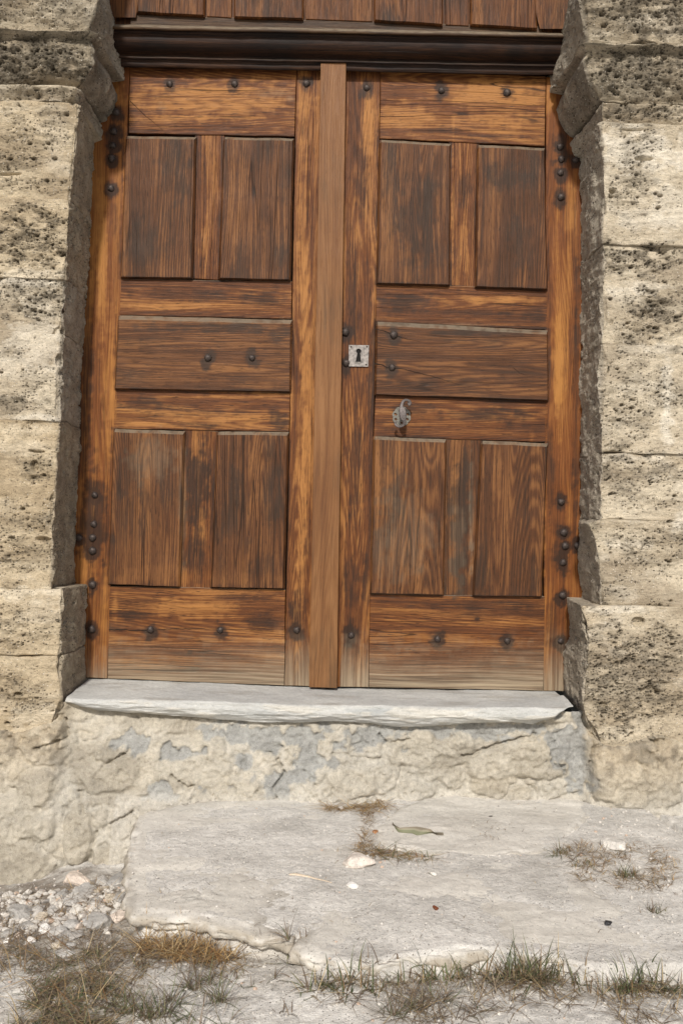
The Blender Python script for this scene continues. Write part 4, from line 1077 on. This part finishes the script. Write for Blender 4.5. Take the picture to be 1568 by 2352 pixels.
for i, (x, y, w, h, colr, lab) in enumerate(RK):
    u, v = zp(x, y); p = on_ground(u, v + h / 3.9 * .12)
    d = p[1] - CY; k = d / F / 3.9015
    rx = w * k * .56; ry = h * k * .85; rz = max(.010, min(rx, ry) * .62)
    me, _ = rock_mesh('rubble_stone', rx, ry, rz, None, 50 + i, tuple(np.array(colr) * 1.18))
    o = link_mesh('rubble_stone', me, S_ROCK, None, (p[0], p[1], p[2] + rz * .30))
    o.rotation_euler = (random.uniform(-.2, .2), random.uniform(-.2, .2), random.uniform(-.3, .3))
    tag(o, lab, 'stone', 'rubble stones at the left of the step')
SM = [(825,1986,64,36,(.70,.63,.56),'white_stone','pinkish white stone lying on the dusty seam of the slabs','stone'),
      (809,2036,26,13,(.80,.78,.74),'pebble','small white chip just in front of the pinkish white stone','pebble'),
      (993,2008,17,13,(.62,.60,.55),'pebble','pale grey pebble right of the pinkish white stone','pebble'),
      (784,1858,14,10,(.80,.76,.70),'pebble','tiny white pebble behind the straw at the wall foot','pebble'),
      (976,1820,22,14,(.78,.74,.68),'pebble','white pebble at the wall foot under the dry tuft','pebble'),
      (1000,2088,13,14,(.22,.075,.035),'pebble','tiny reddish brown pebble on the front slab','pebble'),
      (1395,2122,19,14,(.028,.028,.032),'seed','black oval seed on the right of the front slab','seed'),
      (1412,1948,50,46,(.66,.63,.58),'stone_chip','whitish angular chip by the right dry tuft','stone'),
      (861,1913,14,9,(.30,.15,.07),'pebble','tiny rusty brown crumb left of the leaf','pebble')]
for i, (u, v, w, h, colr, nm, lab, cat) in enumerate(SM):
    p = on_ground(u, v); k = (p[1] - CY) / F
    rx = w * k * .5; ry = h * k * .8; rz = max(.002, min(rx, ry) * .6)
    me, _ = rock_mesh(nm, rx, ry, rz, None, 150 + i, colr, rough=.03)
    o = link_mesh(nm, me, S_ROCK if nm != 'seed' else simple_mat('black_seed', (.02, .02, .022), .45), None, (p[0], p[1], p[2] + rz * .5))
    if nm == 'seed': o.rotation_euler[2] = -.5
    tag(o, lab, cat)

# fine gravel: thousands of grains, one object
bm = bmesh.new(); bmesh.ops.create_icosphere(bm, subdivisions=1, radius=1.0)
D0 = np.array([v.co[:] for v in bm.verts]); F0 = np.array([[v.index for v in f.verts] for f in bm.faces]); bm.free()
NG = 14000
px = rng.uniform(-1.3, 1.3, NG); py = rng.uniform(-1.55, -.3, NG)
chips = np.array([G(a, b, 1.15) for a, b in zip(rng.uniform(0, 285, 520), rng.uniform(2035, 2165, 520))])
px[:520] = chips[:, 0]; py[:520] = chips[:, 1]
dens = .5 + .5 * ss(-.1, .5, fbm(np.stack([px * 5, py * 5, px * 0], -1), 950, 3))
onsl = inside_slab(px, py) > -5
dens = dens * np.where(onsl, .5, 1)
dens[:520] = 2
keep = rng.uniform(0, 1, NG) < dens
px, py, onsl = px[keep], py[keep], onsl[keep]; n = len(px)
pz = np.concatenate([surf_z(px[i:i + 3000], py[i:i + 3000]) for i in range(0, n, 3000)])
sz = (.0010 + .0045 * rng.random(n) ** 7) * np.where(onsl, .7, 1)
sz[:500] = .003 + .011 * rng.random(500) ** 2
J = 1 + rng.uniform(-.3, .3, (n, len(D0), 3))
V = (D0[None] * J * sz[:, None, None] * np.array([1, 1, .7]) + np.stack([px, py, pz + sz * .3], -1)[:, None]).reshape(-1, 3)
Fg = (F0[None] + (np.arange(n) * len(D0))[:, None, None]).reshape(-1, 3)
pal = np.array([(.62, .59, .54), (.56, .53, .48), (.50, .47, .43), (.34, .31, .28), (.55, .42, .33)])
c = np.repeat(pal[rng.choice(5, n, p=[.34, .3, .2, .1, .06])], len(D0), 0)
def attr_mat(name, rough=.9, trans=0.0):
    N = NT(name); at = N.n('ShaderNodeAttribute', attribute_name='c'); N.l(at.outputs['Color'], N.b.inputs['Base Color'])
    N.b.inputs['Roughness'].default_value = rough; N.b.inputs['Specular IOR Level'].default_value = .2
    if trans:
        tr = N.n('ShaderNodeBsdfTranslucent'); N.l(at.outputs['Color'], tr.inputs[0]); mx = N.n('ShaderNodeMixShader'); mx.inputs[0].default_value = trans
        N.l(N.b.outputs[0], mx.inputs[1]); N.l(tr.outputs[0], mx.inputs[2]); N.l(mx.outputs[0], N.t.nodes['Material Output'].inputs[0])
    return N.m
M_GRAV = attr_mat('gravel_grain'); M_BLADE = attr_mat('grass_blade', .6, .25)
o = solid('gravel', V, Fg, M_GRAV, None, {'c': c}, smooth=False); tag(o, 'fine pale gravel and grit scattered on the ground and slabs', 'gravel', None, 'stuff')

# ------------------------------------------------------------------ grass and straw
GREEN = [(.13, .155, .075), (.16, .175, .09), (.10, .12, .06), (.21, .20, .11)]
DRY = [(.36, .27, .15), (.29, .20, .11), (.44, .35, .21), (.20, .14, .085)]
BRN = [(.19, .145, .105), (.24, .185, .135), (.15, .115, .085), (.30, .24, .17)]
STRAW = [(.46, .31, .14), (.38, .23, .09), (.55, .41, .22), (.28, .16, .075)]
def blades(B, az, tilt0, curl, L, W, colr, seg=5):
    """B base (n,3); az heading; tilt0 elevation of the first segment; curl change of elevation per unit"""
    n = len(B); V = np.zeros((n, seg + 1, 2, 3)); p = B.copy(); e = tilt0.copy(); a = az.copy()
    da = rng.uniform(-.5, .5, n)
    for k in range(seg + 1):
        sx_, sy_ = -np.sin(a), np.cos(a)
        w = W * (1 - (k / seg) ** 1.6) * .5 + .00015
        V[:, k, 0] = p + np.stack([sx_ * w, sy_ * w, 0 * w], -1); V[:, k, 1] = p - np.stack([sx_ * w, sy_ * w, 0 * w], -1)
        st = L / seg
        p = p + np.stack([np.cos(a) * np.cos(e) * st, np.sin(a) * np.cos(e) * st, np.sin(e) * st], -1)
        e = e - curl / seg; a = a + da / seg
        g0 = B[:, 2] + .0015; p[:, 2] = np.maximum(p[:, 2], g0)
    m = (seg + 1) * 2
    Fb = []
    for k in range(seg): Fb.append([2 * k, 2 * k + 1, 2 * k + 3, 2 * k + 2])
    Fb = (np.array(Fb)[None] + (np.arange(n) * m)[:, None, None]).reshape(-1, 4)
    c = np.repeat(colr, m, 0)
    return V.reshape(-1, 3), Fb, c
class Bag:
    def __init__(s): s.V, s.F, s.C, s.n = [], [], [], 0
    def add(s, r): s.V.append(r[0]); s.F.append(r[1] + s.n); s.C.append(r[2]); s.n += len(r[0])
    def build(s, name, loc=(0, 0, 0)): return solid(name, np.vstack(s.V), np.vstack(s.F), M_BLADE, None, {'c': np.vstack(s.C)}, smooth=True, loc=loc)
def pick(pals, n, wts=None):
    A = np.array([c for p in pals for c in p]); i = rng.integers(0, len(A), n)
    return A[i] * rng.uniform(.75, 1.25, (n, 1))
def tuft(bag, u, v, n, L, spread, pals, up=1.1, curl=1.2, W=.0026, ru=None, rv=None, az=None):
    us = u + rng.normal(0, (ru or 8), n); vs = v + rng.normal(0, (rv or 3), n)
    p0 = on_ground(u, v); 
    X = np.empty((n, 3))
    H = 0.65 - p0[2]
    for i in range(n): X[i] = G(us[i], vs[i], H)
    X[:, 2] = surf_z(X[:, 0], X[:, 1]) - .003
    a = rng.uniform(0, 2 * math.pi, n) if az is None else rng.normal(az, .9, n)
    e = np.clip(rng.normal(up, spread, n), .05, 1.55)
    bag.add(blades(X, a, e, rng.uniform(.2, 1.6, n) * curl, L * rng.uniform(.4, 1.15, n), W * rng.uniform(.6, 1.2, n), pick(pals, n)))
def litter(bag, poly, n, Lr, pals, W=.0016, zup=.012, dens_seed=None, up=.18):
    W_ = np.array(poly, float); lo = W_.min(0); hi = W_.max(0)
    us = rng.uniform(lo[0], hi[0], n * 3); vs = rng.uniform(lo[1], hi[1], n * 3)
    k = in_poly(us, vs, W_)
    if dens_seed is not None: k &= rng.uniform(0, 1, len(us)) < ss(-.5, .35, fbm(np.stack([us / 42, vs / 24, us * 0], -1), dens_seed, 3))
    us, vs = us[k][:n], vs[k][:n]; n = len(us)
    p0 = on_ground(float(W_[:, 0].mean()), float(W_[:, 1].mean())); H = .65 - p0[2]
    X = np.array([G(a, b, H) for a, b in zip(us, vs)])
    if W_[:, 1].mean() > 2110: X = X[inside_slab(X[:, 0], X[:, 1]) < -5]; n = len(X)
    X[:, 2] = surf_z(X[:, 0], X[:, 1]) + rng.uniform(0, 1, n) ** 2 * zup
    bag.add(blades(X, rng.uniform(0, 6.283, n), np.abs(rng.normal(up, .22, n)), rng.uniform(-.2, .9, n), rng.uniform(*Lr, n), W * rng.uniform(.5, 1.3, n), pick(pals, n)))
def build_tufts():
    g = Bag()                                                     # mixed green and dry growth at the foot of the front slab
    for (u, v, n, L, ru) in [(765,2240,60,.085,22),(725,2228,40,.075,16),(800,2254,60,.08,22),(844,2256,50,.08,18),(900,2258,40,.07,22),(969,2254,90,.09,34),(1044,2250,60,.08,16),(1109,2240,60,.085,20),(1174,2240,110,.11,20),
                             (1210,2250,100,.10,30),(1234,2256,100,.125,22),(1262,2246,60,.11,14),(1324,2262,36,.09,14),(1429,2262,100,.10,26),(1484,2268,100,.10,26),(1540,2266,80,.11,26),(640,2200,26,.05,30)]:
        tuft(g, u, v, int(n * .5), L * .9, .4, [GREEN, GREEN, DRY, BRN, GREEN], .85, .9, W=.0032, ru=ru)
        tuft(g, u, v + 5, int(n * .9), L * .6, .3, [BRN, DRY], .5, .7, W=.0016, ru=ru * 1.2, rv=6)
    tag(g.build('grass', (.1, -1.3, -.4)), 'green and dry grass growing along the front edge of the step', 'grass', None, 'stuff')
    d = Bag()                                                     # dry matted growth at the lower left
    PL = [(0,2150),(175,2168),(275,2204),(330,2214),(318,2262),(275,2316),(245,2400),(10,2400),(70,2310),(100,2262),(0,2236)]
    litter(d, PL, 1900, (.02, .06), [BRN, BRN, BRN, DRY, GREEN], .0014, .016, 961, .14)
    litter(d, [(0,2080),(120,2090),(330,2150),(470,2210),(300,2240),(0,2190)], 900, (.02, .06), [BRN, BRN, DRY], .0013, .012, 962)
    litter(d, PL, 110, (.08, .15), [DRY, DRY, STRAW], .0018, .03, None, .22)
    litter(d, [(60,2250),(230,2230),(300,2290),(230,2390),(40,2390)], 500, (.03, .06), [GREEN, BRN, DRY], .0016, .014, 963, .25)
    litter(d, [(0,2380),(330,2330),(560,2360),(560,2420),(0,2420)], 160, (.04, .09), [GREEN, BRN], .002, .01, 964, .6)
    litter(d, [(250,2160),(540,2160),(640,2200),(560,2260),(420,2240),(300,2300)], 420, (.02, .06), [BRN, DRY], .0013, .008, 965)
    for (u, v, n, L) in [(435,2272,46,.09),(505,2302,50,.09),(400,2300,30,.08),(295,2326,60,.09),(340,2340,50,.08),(470,2262,26,.07),(375,2330,40,.07),(960,2320,60,.08),(900,2332,40,.07),(1010,2300,40,.07),(1090,2330,20,.06),(660,2330,10,.05)]:
        tuft(d, u, v, n, L, .35, [GREEN, BRN, BRN], .8, .8, W=.002, ru=12)
    litter(d, [(800,2262),(1100,2262),(1320,2280),(1330,2330),(1080,2350),(860,2380),(760,2310)], 420, (.03, .10), [BRN, BRN, DRY], .0015, .012, 966, .3)
    litter(d, [(1340,2270),(1568,2275),(1568,2360),(1440,2370)], 160, (.04, .10), [BRN, DRY], .0015, .01, 967, .3)
    tag(d.build('dry_grass', (-.8, -1.3, -.45)), 'matted dry brown grass with some green on the ground in front', 'grass', None, 'stuff')
    s_ = Bag()                                                    # straw
    litter(s_, [(318,2160),(420,2156),(500,2170),(565,2186),(530,2214),(440,2222),(360,2208),(320,2196)], 620, (.03, .10), [STRAW, STRAW, DRY], .0017, .02, None, .4)
    litter(s_, [(270,2020),(276,2100),(280,2190),(250,2150),(190,2060),(100,2040),(0,2080),(0,2050),(120,2020),(230,1985)], 420, (.02, .07), [STRAW, BRN, BRN, DRY], .0013, .02, 968)
    litter(s_, [(0,2060),(270,2040),(290,2110),(200,2140),(0,2130)], 420, (.015, .05), [STRAW, BRN, BRN], .0012, .03, 969)
    litter(s_, [(738,1850),(800,1852),(888,1838),(880,1862),(862,1870),(820,1868),(745,1862)], 260, (.03, .11), [STRAW, DRY], .0016, .005, None, .05)
    litter(s_, [(822,1862),(862,1866),(848,1900),(846,1930),(870,1952),(900,1962),(860,1972),(806,1956),(830,1925),(836,1895)], 330, (.015, .055), [STRAW, DRY, BRN], .0014, .006, None, .1)
    litter(s_, [(860,1945),(990,1966),(1010,1978),(900,1980),(850,1968)], 170, (.02, .09), [STRAW, DRY, GREEN], .0014, .004, None, .05)
    litter(s_, [(874,1826),(960,1806),(1034,1798),(1040,1808),(960,1822),(890,1838)], 260, (.012, .035), [STRAW, DRY, BRN], .0014, .01, None, .7)
    litter(s_, [(1060,1880),(1170,1895),(1160,1930),(1110,1930)], 40, (.006, .02), [BRN, DRY], .0014, .002, None, .1)
    litter(s_, [(1290,1950),(1400,1930),(1500,1960),(1568,2000),(1540,2040),(1490,2050),(1330,2030)], 800, (.015, .05), [STRAW, BRN, DRY, BRN], .0013, .006, 970, .15)
    litter(s_, [(1440,1920),(1568,1960),(1568,2010),(1450,1960)], 60, (.02, .05), [STRAW, BRN], .0013, .004, None, .1)
    litter(s_, [(300,1840),(1300,1850),(1500,2150),(700,2160),(300,2080)], 160, (.006, .022), [BRN, BRN, DRY], .0012, .001, None, .02)
    tag(s_.build('straw', (-.3, -.9, -.4)), 'dry orange straw and stalks under the slab edge and in the cracks', 'straw', None, 'stuff')
build_tufts()
for (u, v, n, L, ru, pals, lab) in [(662,2158,26,.075,3,[BRN,GREEN,BRN],'small sparse tuft growing in the crack at the front between the slabs'),
                                    (1284,1962,60,.055,6,[GREEN,GREEN,DRY],'green tuft behind the slab at the right of the step'),
                                    (1344,1990,60,.045,14,[GREEN,DRY,BRN],'low ragged tuft just right of the green tuft behind the slab'),
                                    (1436,2012,90,.05,16,[GREEN,BRN,DRY],'brownish tuft on the pale gravel at the right'),
                                    (1500,2096,36,.045,12,[BRN,BRN,GREEN],'thin brown tuft beside the right end of the front slab')]:
    b = Bag(); tuft(b, u, v, n, L, .4, pals, .75, .8, W=.0020, ru=ru)
    p = on_ground(u, v); tag(b.build('grass_tuft', tuple(p)), lab, 'grass tuft', 'single tufts round the step')

# the dry leaf, curled up at its sides
LP_ = catmull([(904,1890,0),(925,1903,0),(950,1903,0),(975,1902,0),(1002,1912,0),(1018,1914,0)], 6)
top = [(900,1889),(909,1899),(918,1904),(936,1902),(955,1901),(972,1903),(988,1908),(1002,1912),(1018,1913)]
bot = [(902,1891),(906,1903),(914,1913),(930,1914),(946,1915),(958,1920),(972,1918),(990,1914),(1016,1914)]
V = []
for (a, b), (c_, d_) in zip(top, bot):
    pa, pb = on_ground(a, b + 9), on_ground(c_, d_)
    for k in range(7):
        f = k / 6; q = pa * (1 - f) + pb * f
        q[2] = max(pa[2], pb[2]) + .002 + .014 * (1 - f) ** 1.4 * (1 if 900 < a < 1000 else .3) + .004 * math.sin(f * 3.1) + .001 * math.sin(a)
        V.append(q)
V = np.array(V); f = np.tile(np.linspace(0, 1, 7), len(top))
Vb = V + np.array([0, 0, -.0008]); VV = np.vstack([V, Vb]); n = len(V)
Ft = grid_faces(len(top), 7); Fb = Ft[:, ::-1] + n
c = np.where((np.abs(f - .5) < .1)[:, None], np.array((.40, .37, .27)), np.where((f < .5)[:, None], np.array((.30, .26, .195)), np.array((.24, .245, .155))))
tag(solid('leaf', VV, np.vstack([Ft, Fb]), M_BLADE, None, {'c': np.vstack([c, c])}, smooth=True, loc=tuple(V.mean(0))), 'curled dry greenish brown leaf on the rear slab', 'leaf')
# long splinter of pale wood lying on the slab seam
a, b = on_ground(664, 2010), on_ground(762, 2028)
bm = bmesh.new(); n = 12; rings = []
for i in range(n + 1):
    f = i / n; q = Vector(a * (1 - f) + b * f); w = .0055 * (1 - .75 * f) * (.5 + .5 * min(1, f * 8)); 
    q.z = float(surf_z(q.x, q.y)[0]) + .001
    q.y += .003 * math.sin(f * 5)
    rings.append([bm.verts.new((q.x, q.y + w, q.z)), bm.verts.new((q.x, q.y + w * .6, q.z + w * .7)), bm.verts.new((q.x, q.y - w * .7, q.z + w * .6)), bm.verts.new((q.x, q.y - w, q.z))])
for r0, r1 in zip(rings[:-1], rings[1:]):
    for k in range(4): bm.faces.new((r0[k], r0[(k + 1) % 4], r1[(k + 1) % 4], r1[k]))
bm.faces.new(rings[0]); bm.faces.new(rings[-1][::-1])
tag(bm_obj('wood_splinter', bm, simple_mat('bleached_splinter', (.60, .50, .38), .8, 0, 120, .2), None, loc=tuple(a)), 'thin bleached splinter of wood lying on the left slab', 'splinter')
